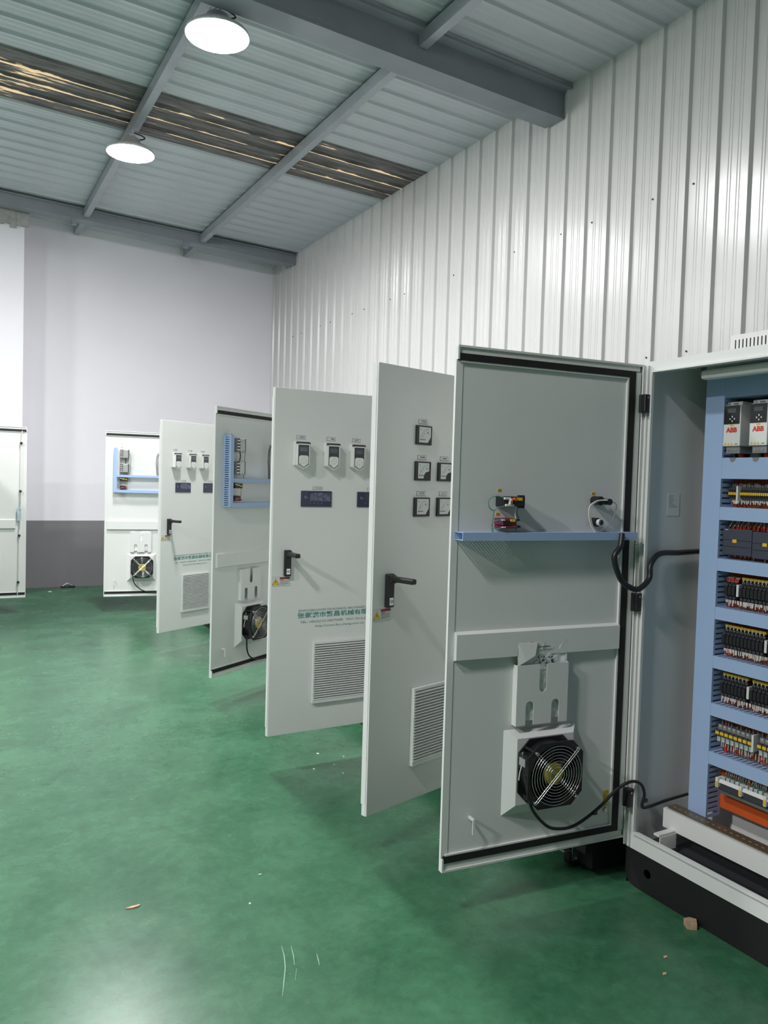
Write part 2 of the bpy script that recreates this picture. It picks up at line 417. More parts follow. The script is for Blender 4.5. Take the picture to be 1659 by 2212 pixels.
for x in (.0, -1.5, -2.3, -4.5):
    purlin(x, 5.0, 10.19, 'galvanised purlin over the left part of the hall'+{.0: ', first from the lamps', -1.5: ', second from the lamps', -2.3: ', third from the lamps', -4.5: ', fourth from the lamps'}[x])
    purlin(x, -.30, 4.79, 'galvanised purlin over the left part of the hall near the camera'+{.0: ', first', -1.5: ', second', -2.3: ', third', -4.5: ', fourth'}[x])

# high-bay lamps
def lamp(x, y, m, label):
    r = empty('high_bay_lamp', (x, y, 4.40)); tag(r, label, 'lamp', 'round high-bay lamps')
    zt = roof(x)-.131
    d = MB(); n = 40; prof = [(.0, -.03), (.08, -.029), (.14, -.022), (.185, -.006), (.2, .006)]
    V = []
    for rr, z in prof: V += [(rr*math.cos(2*math.pi*i/n), rr*math.sin(2*math.pi*i/n), z) for i in range(n)]
    d.add(V, [(a*n+i, (a+1)*n+i, (a+1)*n+(i+1) % n, a*n+(i+1) % n) for a in range(len(prof)-1) for i in range(n)], m, True).build('diffuser', r)
    s = MB(); prof = [(.206, -.002), (.212, .004), (.205, .022), (.15, .06), (.09, .085), (.075, .13), (.06, .14), (0, .142)]
    V = []
    for rr, z in prof: V += [(rr*math.cos(2*math.pi*i/n), rr*math.sin(2*math.pi*i/n), z) for i in range(n)]
    s.add(V, [(a*n+i, a*n+(i+1) % n, (a+1)*n+(i+1) % n, (a+1)*n+i) for a in range(len(prof)-1) for i in range(n)], 'lampshell', True).build('housing', r)
    h = MB(); h.ring((0, 0, .16), .022, .005, 'steel', 20, 6)
    h.tube([(0, 0, .178), (.003, 0, .185), (0, 0, zt-4.401)], .005, 'steel', 6, 2).build('hanging_hook', r)
    MB().tube([(.04, 0, .13), (.09, .02, .15), (.13, .03, .175), (.10, .03, .194), (.03, .01, .196)], .006, 'black', 6, 4).build('power_cord', r)
    return r
LL = ['glowing round high-bay lamp nearest the deep roof beam', 'glowing round high-bay lamp under the dirty rooflight', 'round high-bay lamp over the aisle near the camera', 'added unseen round high-bay lamp by the left wall near the camera', 'added unseen round high-bay lamp over the left half of the hall', 'round high-bay lamp at the far left of the hall']
for (x, y, m), l in zip(LAMPS, LL): lamp(x, y, m, l)

# ================================================================== DOORS
DW, DH, ZB = .80, 1.80, .175
_cache = {}
def part(key, fn, name, parent, mirror=False, loc=(0, 0, 0)):
    """mesh shared between alike pieces"""
    kk = (key, mirror)
    if kk not in _cache:
        b = MB(); fn(b); _cache[kk] = b.mesh(name, mirror)
    return link(name, _cache[kk], parent, loc)

def door_shell(parent, free, ang, name_mirror=False, W=DW, inner=True, y_in=0.):
    """door leaf; local x from the free edge to the hinge, -y towards the camera"""
    mi = name_mirror
    if inner:       # inner side faces the camera: y 0 rim, exterior skin at y .028
        d = part('leaf_in', lambda b: (b.box(0, W, .0198, .0238, 0, DH, 'paint'), b.box(.012, W-.03, .011, .0201, .03, DH-.03, 'paint_in')), 'door', parent, mi)
    else:           # exterior faces the camera: skin y 0, rim at y .028
        d = part('leaf_out%g' % W, lambda b: b.box(0, W, 0, .008, 0, DH, 'paint', .002), 'door', parent, mi)
    d.location = free; d.rotation_euler = (0, 0, ang)
    s = (lambda a: a) if inner else (lambda a: .028-a)
    def fr(key, x0, x1, y0, y1, z0, z1, m, name):
        part('%s%d%g' % (key, inner, W), lambda b: b.box(x0, x1, s(y0), s(y1), z0, z1, m), name, d, mi)
    fr('rt', -.0003, W, 0, .0205, DH-.007, DH, 'paint', 'rim')
    fr('rt2', .0004, W-.02, .005, .0205, DH-.026, DH-.007, 'paint', 'rim')
    fr('rb', -.0003, W, 0, .0205, 0, .007, 'paint', 'rim')
    fr('rb2', .0004, W-.02, .005, .0205, .007, .028, 'paint', 'rim')
    fr('rh', W-.008, W, 0, .0205, .007, DH-.007, 'paint', 'rim')
    fr('rh2', W-.04, W-.016, .003, .0205, .03, DH-.03, 'paint', 'rim')
    if inner:
        fr('ff', -.0014, .024, .0092, .0205, .046, DH-.048, 'paint', 'edge_flange')
        fr('cn', -.0007, .006, .0006, .0205, .0072, .046, 'paint', 'corner_piece'); fr('cn2', -.0007, .006, .0006, .0205, DH-.048, DH-.0072, 'paint', 'corner_piece')
    else:
        fr('ff', -.0014, .016, -.004, .0205, .046, DH-.048, 'paint', 'edge_flange')
        fr('cn', -.0007, .006, .0006, .0205, .0072, DH-.007, 'paint', 'edge_strip')
    fr('gt', .004, W-.07, .001, .012, DH-.050, DH-.028, 'rubber', 'gasket')
    fr('gb', .004, W-.07, .001, .012, .031, .054, 'rubber', 'gasket')
    fr('gh', W-.07, W-.042, .001, .012, .031, DH-.028, 'rubber', 'gasket')
    fr('lip1', .014, W-.07, .003, .012, DH-.056, DH-.0505, 'paint', 'lip')
    fr('lip2', .014, W-.07, .003, .012, .0545, .060, 'paint', 'lip')
    fr('lip3', W-.078, W-.071, .003, .012, .06, DH-.056, 'paint', 'lip')
    return d

def door_stiffener(d, mi, x0=.0245):
    def g(b):
        pts = [(.0115, .729), (-.008, .735), (-.008, .822), (.0115, .830)]
        b.prism(pts, x0, .722, 'paint_in', 'x')
    part('stiff%g' % x0, g, 'stiffener', d, mi)

def door_hook(d, mi):
    part('hook', lambda b: (b.box(.104, .112, -.022, .012, .172, .180, 'paint_in'), b.box(.104, .112, -.022, -.017, .126, .172, 'paint_in')), 'cable_hook', d, mi)

def door_pocket(d, mi):
    u0, u1, z0, z1, dp = .268, .487, .486, .702, .027
    def f(b):
        outer = [(u0, z0), (.324-.0165, z0)] + [(.324-.0165, .555)] + [(.324+.0165*math.cos(math.pi-math.pi*i/8), .555+.0165*math.sin(math.pi*i/8)) for i in range(1, 8)] + [(.324+.0165, .555), (.324+.0165, z0)]
        outer += [(.434-.0165, z0), (.434-.0165, .555)] + [(.434+.0165*math.cos(math.pi-math.pi*i/8), .555+.0165*math.sin(math.pi*i/8)) for i in range(1, 8)] + [(.434+.0165, .555), (.434+.0165, z0), (u1, z0), (u1, z1)]
        outer += [(.378+.0155, z1), (.378+.0155, .617)] + [(.378+.0155*math.cos(-math.pi*i/8), .617+.0155*math.sin(-math.pi*i/8)) for i in range(1, 8)] + [(.378-.0155, .617), (.378-.0155, z1), (u0, z1)]
        b.plate(outer, [], .011-dp, .011-dp+.002, 'paint_in')
        b.box(u0, u0+.002, .011-dp+.002, .0115, z0, z1, 'paint_in'); b.box(u1-.002, u1, .011-dp+.002, .0115, z0, z1, 'paint_in')
    part('pocket', f, 'document_pocket', d, mi)

def crumple(b, u0, u1, z0, z1, y, m, amp, seed, nx=14, nz=12, topwave=.0):
    rnd = random.Random(seed); V = []
    for j in range(nz+1):
        for i in range(nx+1):
            t = j/nz; a = amp*(.2+.8*t)
            V.append((u0+(u1-u0)*i/nx+(rnd.random()-.5)*a*.3, y+(rnd.random()-.5)*a, z0+(z1-z0)*t+(rnd.random()-.5)*topwave*t))
    F = [(j*(nx+1)+i, j*(nx+1)+i+1, (j+1)*(nx+1)+i+1, (j+1)*(nx+1)+i) for j in range(nz) for i in range(nx)]
    b.add(V, F, m, True)
    n = len(V); b.add([(x, yy+.0012, z) for x, yy, z in V], [tuple(reversed(f)) for f in F], m, True)

def door_papers(d, mi, full=True):
    def f(b):
        crumple(b, .271, .485, .50, .785 if full else .715, -.006, 'film', .009, 5, topwave=.008)
    part('papers%d' % full, f, 'papers_in_sleeve', d, mi)
    if full:
        def g(b):    # turned-down white corner
            V = [(.272, -.013, .70), (.272, -.013, .783), (.352, -.012, .781), (.338, -.020, .735), (.300, -.019, .716)]
            b.add(V, [(0, 1, 4), (1, 2, 3, 4)], 'white'); b.add([(x, y+.0015, z) for x, y, z in V], [(4, 1, 0), (4, 3, 2, 1)], 'white')
        part('corner', g, 'folded_sheet_corner', d, mi)
        def h(b):
            rnd = random.Random(2)
            for k in range(26):
                x = .335+rnd.random()*.085; z = .698+rnd.random()*.03
                b.box(x, x+.002+rnd.random()*.006, -.0135, -.0125, z, z+.0015+rnd.random()*.004, 'ink')
            for k in range(5): b.box(.375-.02, .375+.03, -.0135, -.0125, .765-k*.001, .7655-k*.001, 'ink')
        part('print', h, 'sleeve_print', d, mi)

FC = (.392, .325)      # fan centre
def octagon(cx, cz, R, cut, n=1):
    return [(cx-R, cz-R+cut), (cx-R+cut, cz-R), (cx+R-cut, cz-R), (cx+R, cz-R+cut), (cx+R, cz+R-cut), (cx+R-cut, cz+R), (cx-R+cut, cz+R), (cx-R, cz+R-cut)]
def circle(cx, cz, r, n=32): return [(cx+r*math.cos(2*math.pi*i/n), cz+r*math.sin(2*math.pi*i/n)) for i in range(n)]
def door_fan(d, mi):
    cx, cz = FC; yi = -.025; yf = -.090
    def hood(b):
        o = [(.236, .160), (.546, .160), (.546, .468), (.236, .468)]; i = [(.272, .206), (.512, .206), (.512, .444), (.272, .444)]
        V = [(x, .0112, z) for x, z in o]+[(x, yi, z) for x, z in i]
        b.add(V, [(0, 1, 5, 4), (1, 2, 6, 5), (2, 3, 7, 6), (3, 0, 4, 7), (4, 5, 6, 7)], 'paint_in')
    part('hood', hood, 'fan_hood', d, mi)
    def housing(b):
        b.plate(octagon(cx, cz, .116, .045), [circle(cx, cz, .106)], yf, yf+.005, 'black')
        b.plate(octagon(cx, cz, .116, .045), [circle(cx, cz, .106)], yi-.007, yi-.001, 'black')
        n = 40; V = []
        for r, y in ((.108, yf+.004), (.108, yi-.006), (.1055, yf+.004), (.1055, yi-.006)): V += [(cx+r*math.cos(2*math.pi*k/n), y, cz+r*math.sin(2*math.pi*k/n)) for k in range(n)]
        b.add(V, [(k, (k+1) % n, n+(k+1) % n, n+k) for k in range(n)]+[(2*n+k, 3*n+k, 3*n+(k+1) % n, 2*n+(k+1) % n) for k in range(n)], 'black', True)
        b.box(cx-.116, cx-.09, yf+.006, yi-.008, cz+.02, cz+.075, 'black')
        for sx in (-1, 1):
            for sz in (-1, 1): b.cyl((cx+sx*.088, yf, cz+sz*.088), (cx+sx*.088, yi, cz+sz*.088), .006, 'black', 8)
    part('fanbody', housing, 'fan_housing', d, mi)
    def blades(b):
        b.cyl((cx, yf+.012, cz), (cx, yi-.004, cz), .042, 'black', 24)
        for k in range(7):
            a = 2*math.pi*k/7; V = []
            for r in (.04, .07, .102):
                for t, y in ((-.28, yf+.016), (.28, yi-.012)):
                    V.append((cx+r*math.cos(a+t), y, cz+r*math.sin(a+t)))
            b.add(V, [(0, 1, 3, 2), (2, 3, 5, 4)], 'black'); b.add([(x, y+.0015, z) for x, y, z in V], [(2, 3, 1, 0), (4, 5, 3, 2)], 'black')
    part('fanback', lambda b: b.cyl((cx, yi-.0022, cz), (cx, yi-.0008, cz), .104, 'rubber', 32), 'fan_shade_disc', d, mi)  # black disc paints the shade inside the fan opening
    part('blades', blades, 'fan_blades', d, mi)
    part('hubfoil', lambda b: b.cyl((cx, yf+.010, cz), (cx, yf+.0119, cz), .039, 'hub', 24), 'hub_label', d, mi)
    def guard(b):
        for k in range(8): b.ring((cx, yf-.009, cz), .030+k*.0106, .0012, 'chrome', 44, 5)
        for s in (-1, 1):
            for o in (-.0042, .0042):
                dx, dz = o*.707, -s*o*.707
                b.cyl((cx-.087+dx, yf-.012 if s > 0 else yf-.006, cz-s*.087+dz), (cx+.087+dx, yf-.012 if s > 0 else yf-.006, cz+s*.087+dz), .0016, 'chrome', 6)
        for sx in (-1, 1):
            for sz in (-1, 1): b.ring((cx+sx*.087, yf-.008, cz+sz*.087), .005, .0016, 'chrome', 14, 5)
    part('guard', guard, 'fan_guard', d, mi)
    def screws(b):
        for sx in (-1, 1):
            for sz in (-1, 1): b.cyl((cx+sx*.087, yf-.014, cz+sz*.087), (cx+sx*.087, yf+.002, cz+sz*.087), .0052, 'steel', 10); b.cyl((cx+sx*.087, yi-.012, cz+sz*.087), (cx+sx*.087, yi-.007, cz+sz*.087), .006, 'steel', 8)
    part('fanscrew', screws, 'guard_screws', d, mi)
    def tagf(b):
        b.box(cx-.121, cx-.117, yf+.014, yi-.016, cz+.035, cz+.062, 'aluminium')
        b.tube([(cx-.119, -.055, cz+.034), (cx-.122, -.05, cz+.01), (cx-.122, -.045, cz-.02)], .0022, 'ferrule', 5, 3)
        b.tube([(cx-.119, -.06, cz+.066), (cx-.123, -.062, cz+.078), (cx-.118, -.058, cz+.085), (cx-.114, -.056, cz+.074)], .0016, 'steel', 5, 3)
    part('fantag', tagf, 'rating_tag', d, mi)

def small_marks(b, x0, x1, z0, z1, y, m, seed, rows=2, den=.8):
    rnd = random.Random(seed)
    for r in range(rows):
        zz = z1-(z1-z0)*(r+.5)/rows; h = (z1-z0)/rows*.5; x = x0
        while x < x1:
            wd = (.3+rnd.random()*.7)*h*1.6
            if rnd.random() < den: b.box(x, min(x+wd, x1), y-.0002, y+.0003, zz-h/2, zz+h/2, m)
            x += wd*1.35

def name_label(d, x0, x1, z0, z1, seed, border='ink'):
    def f(b):
        b.box(x0, x1, -.0010, .0005, z0, z1, border); b.box(x0+.0012, x1-.0012, -.0014, .0002, z0+.0012, z1-.0012, 'labelbg')
        small_marks(b, x0+(x1-x0)*.3, x1-(x1-x0)*.12, z0+.005, z1-.004, -.0015, 'ink', seed, 2 if seed % 2 else 1)
    b = MB(); f(b); return b.build('name_label', d)

def keypad(d, cx, seed):
    def f(b):
        w = .0375; z1 = 1.530; zs = 1.408; zt = 1.386
        b.prism([(-w, zs), (0, zt), (w, zs), (w, z1), (-w, z1)], -.032, 0, 'white')
        b.prism([(-w+.003, zs+.001), (0, zt+.003), (w-.003, zs+.001), (w-.003, z1-.012), (-w+.003, z1-.012)], -.046, -.0321, 'white')
        b.box(-w+.002, w-.002, -.038, -.0322, z1-.0115, z1-.002, 'darkgrey')
        b.box(-w, -w+.006, -.047, -.0323, z1-.013, z1-.004, 'darkgrey'); b.box(w-.006, w, -.047, -.0323, z1-.013, z1-.004, 'darkgrey')
        b.prism([(-w+.008, zs+.004), (0, zt+.009), (w-.008, zs+.004), (w-.008, z1-.018), (-w+.008, z1-.018)], -.0466, -.0461, 'darkgrey')
        b.box(-.021, .021, -.0472, -.0467, 1.478, 1.500, 'lcd')
        b.prism([(-.026, zs+.007), (0, zt+.0125), (.026, zs+.007), (.026, 1.452), (.016, 1.458), (-.016, 1.458), (-.026, 1.452)], -.0490, -.0467, 'white')
        for sx, sz in ((0, .012), (0, -.012), (.012, 0), (-.012, 0), (-.018, -.018), (.018, -.018)):
            b.cyl((sx, -.0490, 1.434+sz), (sx, -.0500, 1.434+sz), .0042, 'labelbg', 8); b.box(sx-.0014, sx+.0014, -.0506, -.0500, 1.4335+sz, 1.4348+sz, 'midgrey')
    return part('keypad', f, 'drive_keypad', d, False, (cx, 0, 0))

def control_unit(d, x0, film):
    def f(b):
        b.box(0, .177, -.006, 0, 1.193, 1.276, 'navy', .002)
        b.box(.048, .165, -.0066, -.0061, 1.226, 1.265, 'lcd_film' if film else 'darkgrey')
        if film: crumple(b, .046, .168, 1.222, 1.266, -.0085, 'lcd_film', .003, 9, 10, 6)
        b.box(.020, .026, -.0066, -.0061, 1.236, 1.250, 'midgrey'); b.box(.029, .037, -.0066, -.0061, 1.238, 1.243, 'midgrey')
        for k in range(4): b.box(.050+k*.022, .056+k*.022, -.0066, -.0061, 1.211, 1.2145, 'midgrey')
        b.box(.094, .098, -.0066, -.0061, 1.202, 1.205, 'midgrey')
    return part('unit%d' % film, f, 'control_display', d, False, (x0, 0, 0))

def meter(d, x0, z1, kind, lab=True):
    def f(b):
        wv, hv = .094, .079
        b.box(0, wv, -.010, 0, -hv, 0, 'black', .002)
        if kind == 0: pts = [(.014, -.006), (wv-.010, -.006), (wv-.010, -.046), (wv-.028, -.070), (.014, -.070)]
        else: pts = [(.014, -.006), (wv-.014, -.006), (wv-.014, -.040), (.060, -.044), (.050, -.055), (.046, -.070), (.014, -.070)]
        b.prism(pts, -.0112, -.0101, 'labelbg')
        for k in range(9):
            a = math.radians(95+k*10); r = .052; x = .072+r*math.cos(a); z = -.066+r*math.sin(a)
            if x > .016: b.box(x-.0012, x+.0012, -.0118, -.0113, z-.0008, z+.0016, 'ink')
        for x, z in ((.020, -.014), (.030, -.040), (.042, -.031), (.064, -.030)): b.box(x, x+.004, -.0118, -.0113, z-.004, z, 'midgrey')
        b.box(.058, .072, -.0118, -.0113, -.028, -.0265, 'ink'); b.box(.018, .050, -.0118, -.0113, -.0585, -.0560, 'ink')
    return part('meter%d' % kind, f, 'panel_meter', d, False, (x0, 0, z1))

def handle(d):
    part('hplate', lambda b: b.box(.067, .103, -.022, 0, .833, .968, 'black', .004), 'handle_plate', d)
    part('hlever', lambda b: (b.box(.072, .099, -.145, -.020, .938, .960, 'black', .006), b.box(.070, .101, -.034, -.02, .930, .964, 'black', .004)), 'handle_lever', d)
    def lk(b):
        b.box(.074, .096, -.0245, -.021, .842, .873, 'chrome', .004); b.cyl((.085, -.0275, .859), (.085, -.024, .859), .0075, 'steel', 14)
        b.box(.0843, .0857, -.028, -.0272, .854, .864, 'ink')
    part('hlock', lk, 'lock_cylinder', d)

def warning(d):
    def f(b):
        b.box(.007, .105, -.0012, 0, .782, .828, 'labelbg'); b.box(.007, .105, -.0009, .0001, .781, .829, 'midgrey')
        tri = lambda s: [(.026-.019*s, .788+.004*(1-s)), (.026+.019*s, .788+.004*(1-s)), (.026, .8225-.006*(1-s))]
        b.prism(tri(1), -.0016, -.0012, 'ink'); b.prism(tri(.82), -.0020, -.0016, 'yellow')
        b.prism([(.0275, .813), (.0215, .803), (.0255, .803), (.0225, .7935), (.0305, .8045), (.0265, .8045)], -.0023, -.0020, 'ink')
        b.box(.048, .104, -.0016, -.0012, .817, .827, 'darkred'); b.box(.048, .104, -.0015, -.0012, .783, .816, 'labelbg')
        b.box(.049, .072, -.0020, -.0016, .811, .8145, 'red')
        for k in range(5): b.box(.049, .103-.004*(k % 3), -.0019, -.0015, .8065-k*.0045, .8083-k*.0045, 'midgrey')
        b.box(.086, .101, -.0020, -.0016, .785, .789, 'white')
    part('warning', f, 'warning_label', d)

def vent(d):
    x0, x1, z0, z1 = .243, .570, .150, .477
    part('ventframe', lambda b: (b.plate([(x0, z0), (x1, z0), (x1, z1), (x0, z1)], [[(x0+.008, z0+.018), (x1-.008, z0+.018), (x1-.008, z1-.012), (x0+.008, z1-.012)]], -.018, -.001, 'paint'), b.box(x0+.004, x1-.004, -.004, -.0005, z0+.01, z1-.01, 'darkgrey')), 'vent_frame', d)  # dark backing paints the shade in the gaps between louvres
    n = 24; p = (z1-z0-.030)/n
    for k in range(n):
        part('louvre', lambda b: b.add([(x0+.002, -.020, 0), (x1-.002, -.020, 0), (x1-.002, -.020, p*.34), (x0+.002, -.020, p*.34), (x0+.002, -.005, p*.34), (x1-.002, -.005, p*.34), (x1-.002, -.005, p*.66), (x0+.002, -.005, p*.66)],
             [(0, 1, 2, 3), (3, 2, 6, 7), (0, 4, 5, 1), (0, 3, 7, 4), (1, 5, 6, 2)], 'paint'), 'louvre', d, False, (0, 0, z0+.018+k*p))

def lettering(d):
    W2 = .498
    a = link('lettering', text_mesh('张家港市繁昌机械有限公司', .031, 'green_ink', bold=.0004, width=W2), d, (.155, -.0006, .6095))
    b = link('lettering', text_mesh('ZHANGJIAGANG FANCHANG MACHINERY CO.,LTD', .0165, 'pale_green_ink', bold=.0001, width=W2), d, (.156, -.0006, .641))
    c = link('lettering', text_mesh('TEL: +86(0)512-58579688   FAX: 0512-58579689', .0165, 'pale_green_ink', width=.475), d, (.169, -.0006, .580))
    e = link('lettering', text_mesh('http://www.fan-chang.com.cn', .0165, 'pale_green_ink', width=.292), d, (.257, -.0006, .555))
    for o, l in ((a, 'teal Chinese company name'), (b, 'pale English company name'), (c, 'pale telephone line'), (e, 'pale web address')): o['label'] = l

def ext_door_drives(parent, free, ang, film):
    d = door_shell(parent, free, ang, inner=False)
    for k, cx in enumerate((.145, .318, .470)):
        keypad(d, cx, k); name_label(d, cx-.022, cx+.028, 1.543, 1.562, k+1)
    control_unit(d, .155, film); control_unit(d, .486, False)
    name_label(d, .223, .278, 1.283, 1.299, 4); name_label(d, .548, .603, 1.283, 1.299, 6)
    handle(d); warning(d); vent(d); lettering(d)
    return d

def ext_door_meters(parent, free, ang, W):
    d = door_shell(parent, free, ang, W=W, inner=False)
    for x, z, kd in ((.220, 1.571, 0), (.220, 1.423, 1), (.362, 1.423, 1), (.220, 1.274, 0), (.362, 1.274, 0), (.504, 1.423, 1), (.504, 1.274, 0)):
        meter(d, x, z, kd); name_label(d, x+.018, x+.070, z+.008, z+.026, int(x*1000+z*100))
    handle(d); warning(d); vent(d)
    return d

# cable ducts with real fingers ------------------------------------------------
def duct_h(b, x0, x1, z0, z1, yb, yf, pitch=.0125):
    """horizontal duct: cover at yf (front), fingers back to yb; y decreases to the front"""
    b.box(x0, x1, yf, yf+.003, z0, z1, 'duct'); b.box(x0, x1, yb-.002, yb, z0, z1, 'duct')
    b.box(x0, x1, yf+.003, yf+.010, z1-.002, z1-.0002, 'duct'); b.box(x0, x1, yf+.003, yf+.010, z0+.0002, z0+.002, 'duct')
    n = max(1, int((x1-x0)/pitch))
    for k in range(n):
        a = x0+k*(x1-x0)/n
        b.box(a, a+pitch*.62, yf+.010, yb-.002, z1-.002, z1-.0004, 'duct'); b.box(a, a+pitch*.62, yf+.010, yb-.002, z0+.0004, z0+.002, 'duct')
def duct_v(b, x0, x1, z0, z1, yb, yf, pitch=.0125):
    b.box(x0, x1, yf, yf+.003, z0, z1, 'duct'); b.box(x0, x1, yb-.002, yb, z0, z1, 'duct')
    for xa, xb in ((x0, x0+.0018), (x1-.0018, x1)):
        b.box(xa, xb, yf+.003, yf+.012, z0, z1, 'duct'); b.box(xa, xb, yb-.014, yb-.002, z0, z1, 'duct')
        n = max(1, int((z1-z0)/pitch))
        for k in range(n):
            a = z0+k*(z1-z0)/n
            b.box(xa, xb, yf+.012, yb-.014, a, a+pitch*.55, 'duct')

def yellow_tag(d, x, z, w=.014):
    part('ytag%g' % w, lambda b: (b.box(-w/2, w/2, -.0012, 0, -.0045, .0045, 'yellow'), b.box(-w*.3, w*.3, -.0016, -.0012, -.0012, .0012, 'ink')), 'yellow_tag', d, False, (x, .011, z))

def int_door_near(parent, free, ang):
    """nearest door: single duct, two switch clusters, socket wiring, fan"""
    d = door_shell(parent, free, ang)
    door_stiffener(d, False); door_hook(d, False); door_pocket(d, False); door_papers(d, False, True); door_fan(d, False)
    b = MB(); duct_h(b, .012, .752, 1.146, 1.174, .011, -.048); b.build('cable_duct', d)
    yellow_tag(d, .184, 1.318); yellow_tag(d, .180, 1.235); yellow_tag(d, .588, 1.314)
    c = MB()      # upper switch cluster
    c.box(.170, .205, -.045, .011, 1.262, 1.296, 'black', .002); c.box(.205, .250, -.052, .011, 1.264, 1.297, 'relay', .002)
    c.box(.166, .192, -.055, -.045, 1.286, 1.294, 'white', .002); c.box(.172, .206, -.055, -.045, 1.263, 1.271, 'white', .002)
    c.box(.186, .196, -.058, -.045, 1.270, 1.290, 'white', .002); c.box(.187, .195, -.061, -.058, 1.273, 1.283, 'orange')
    c.cyl((.208, -.06, 1.288), (.208, -.045, 1.288), .006, 'orange', 10); c.box(.216, .238, -.0535, -.052, 1.284, 1.294, 'yellow')
    for x in (.232, .246): c.box(x, x+.006, -.046, -.03, 1.258, 1.302, 'black')
    c.box(.250, .262, -.03, -.026, 1.276, 1.279, 'black'); c.build('switch_block', d)
    c = MB()      # lower maroon cluster
    c.box(.166, .222, -.046, .011, 1.198, 1.222, 'maroon', .003); c.box(.166, .226, -.05, .011, 1.188, 1.196, 'maroon', .003)
    c.box(.168, .200, -.049, -.046, 1.205, 1.214, 'black'); c.box(.196, .214, -.051, -.046, 1.211, 1.220, 'yellow')
    c.box(.160, .172, -.053, -.046, 1.214, 1.219, 'white', .001); c.box(.160, .174, -.056, -.05, 1.190, 1.194, 'white', .001)
    c.box(.224, .232, -.05, -.04, 1.214, 1.220, 'black'); c.box(.226, .236, -.05, -.04, 1.190, 1.198, 'black'); c.build('maroon_switch_block', d)
    c = MB()
    c.tube([(.172, -.05, 1.290), (.145, -.04, 1.298), (.122, -.03, 1.288), (.118, -.03, 1.265), (.135, -.03, 1.248), (.150, -.035, 1.256), (.176, -.045, 1.266)], .0018, 'greenwire', 6)
    c.tube([(.140, -.03, 1.250), (.136, -.03, 1.22), (.134, -.03, 1.19), (.140, -.03, 1.172)], .0022, 'greenwire', 6)
    c.tube([(.165, -.045, 1.217), (.140, -.035, 1.212), (.132, -.03, 1.195), (.142, -.04, 1.186), (.166, -.05, 1.192)], .0018, 'greenwire', 6)
    c.build('green_wires', d)
    c = MB()
    c.tube([(.226, -.04, 1.262), (.222, -.035, 1.235), (.226, -.035, 1.21), (.230, -.035, 1.172)], .0022, 'greywire', 6)
    c.tube([(.230, -.04, 1.262), (.232, -.03, 1.24), (.240, -.03, 1.222), (.232, -.03, 1.21)], .0016, 'greywire', 6)
    c.tube([(.222, -.044, 1.262), (.219, -.04, 1.235), (.224, -.042, 1.212), (.226, -.04, 1.19)], .002, 'ferrule', 6); c.build('grey_wires', d)
    c = MB(); c.cyl((.592, .011, 1.288), (.592, -.03, 1.288), .0165, 'black', 20); c.box(.590, .628, -.034, -.008, 1.276, 1.290, 'black', .004)
    c.cyl((.626, -.005, 1.285), (.626, -.04, 1.285), .0115, 'black', 16); c.box(.600, .618, -.038, -.030, 1.288, 1.294, 'white', .002); c.build('lamp_holder', d)
    c = MB(); c.cyl((.592, .011, 1.209), (.592, -.016, 1.209), .0165, 'black', 20); c.cyl((.594, -.016, 1.209), (.596, -.030, 1.209), .0125, 'white', 18); c.cyl((.596, -.030, 1.209), (.597, -.034, 1.209), .0095, 'ink', 16); c.build('push_button_body', d)
    c = MB()
    for o in (0, .006):
        c.tube([(.606+o, -.036, 1.2905), (.572+o, -.034, 1.288), (.545+o, -.03, 1.270), (.540+o, -.03, 1.24), (.552+o, -.028, 1.20), (.574, -.03, 1.170)], .0026, 'ferrule', 6)
    c.build('white_wires', d)
    c = MB(); c.tube([(.634, -.03, 1.285), (.655, -.03, 1.282), (.664, -.03, 1.270), (.655, -.03, 1.235), (.643, -.03, 1.21), (.615, -.03, 1.188), (.580, -.03, 1.172)], .0016, 'greywire', 6); c.build('thin_wire', d)
    part('hook2', lambda b: (b.box(.682, .690, -.024, .012, 1.080, 1.088, 'paint_in'), b.box(.682, .690, -.024, -.019, 1.088, 1.125, 'paint_in')), 'cable_hook', d)
    part('weld', lambda b: (b.box(.690, .715, .009, .012, .13, .19, 'hub'), b.cyl((.700, .011, .118), (.700, .002, .118), .008, 'steel', 8)), 'earth_stud', d)
    return d

def device(b, x, z, w=.092, h=.094):
    b.box(x, x+w, -.050, .011, z, z+h, 'midgrey', .002); b.box(x+.030, x+w-.014, -.056, -.050, z+.003, z+h-.003, 'aluminium', .002)
    for k in range(8): b.box(x+w-.010, x+w-.001, -.0535, -.050, z+.006+k*.011, z+.012+k*.011, 'darkgrey')
    for k in range(4): b.box(x+.004+.003*(k % 2), x+.020, -.060, -.050, z+.012+k*.020, z+.020+k*.020, 'ferrule')
    for k in range(4): b.box(x+.004, x+.024, -.052, -.050, z+.022+k*.020, z+.029+k*.020, 'ink')
    b.cyl((x+.058, -.058, z+.010), (x+.058, -.056, z+.010), .004, 'midgrey', 8)

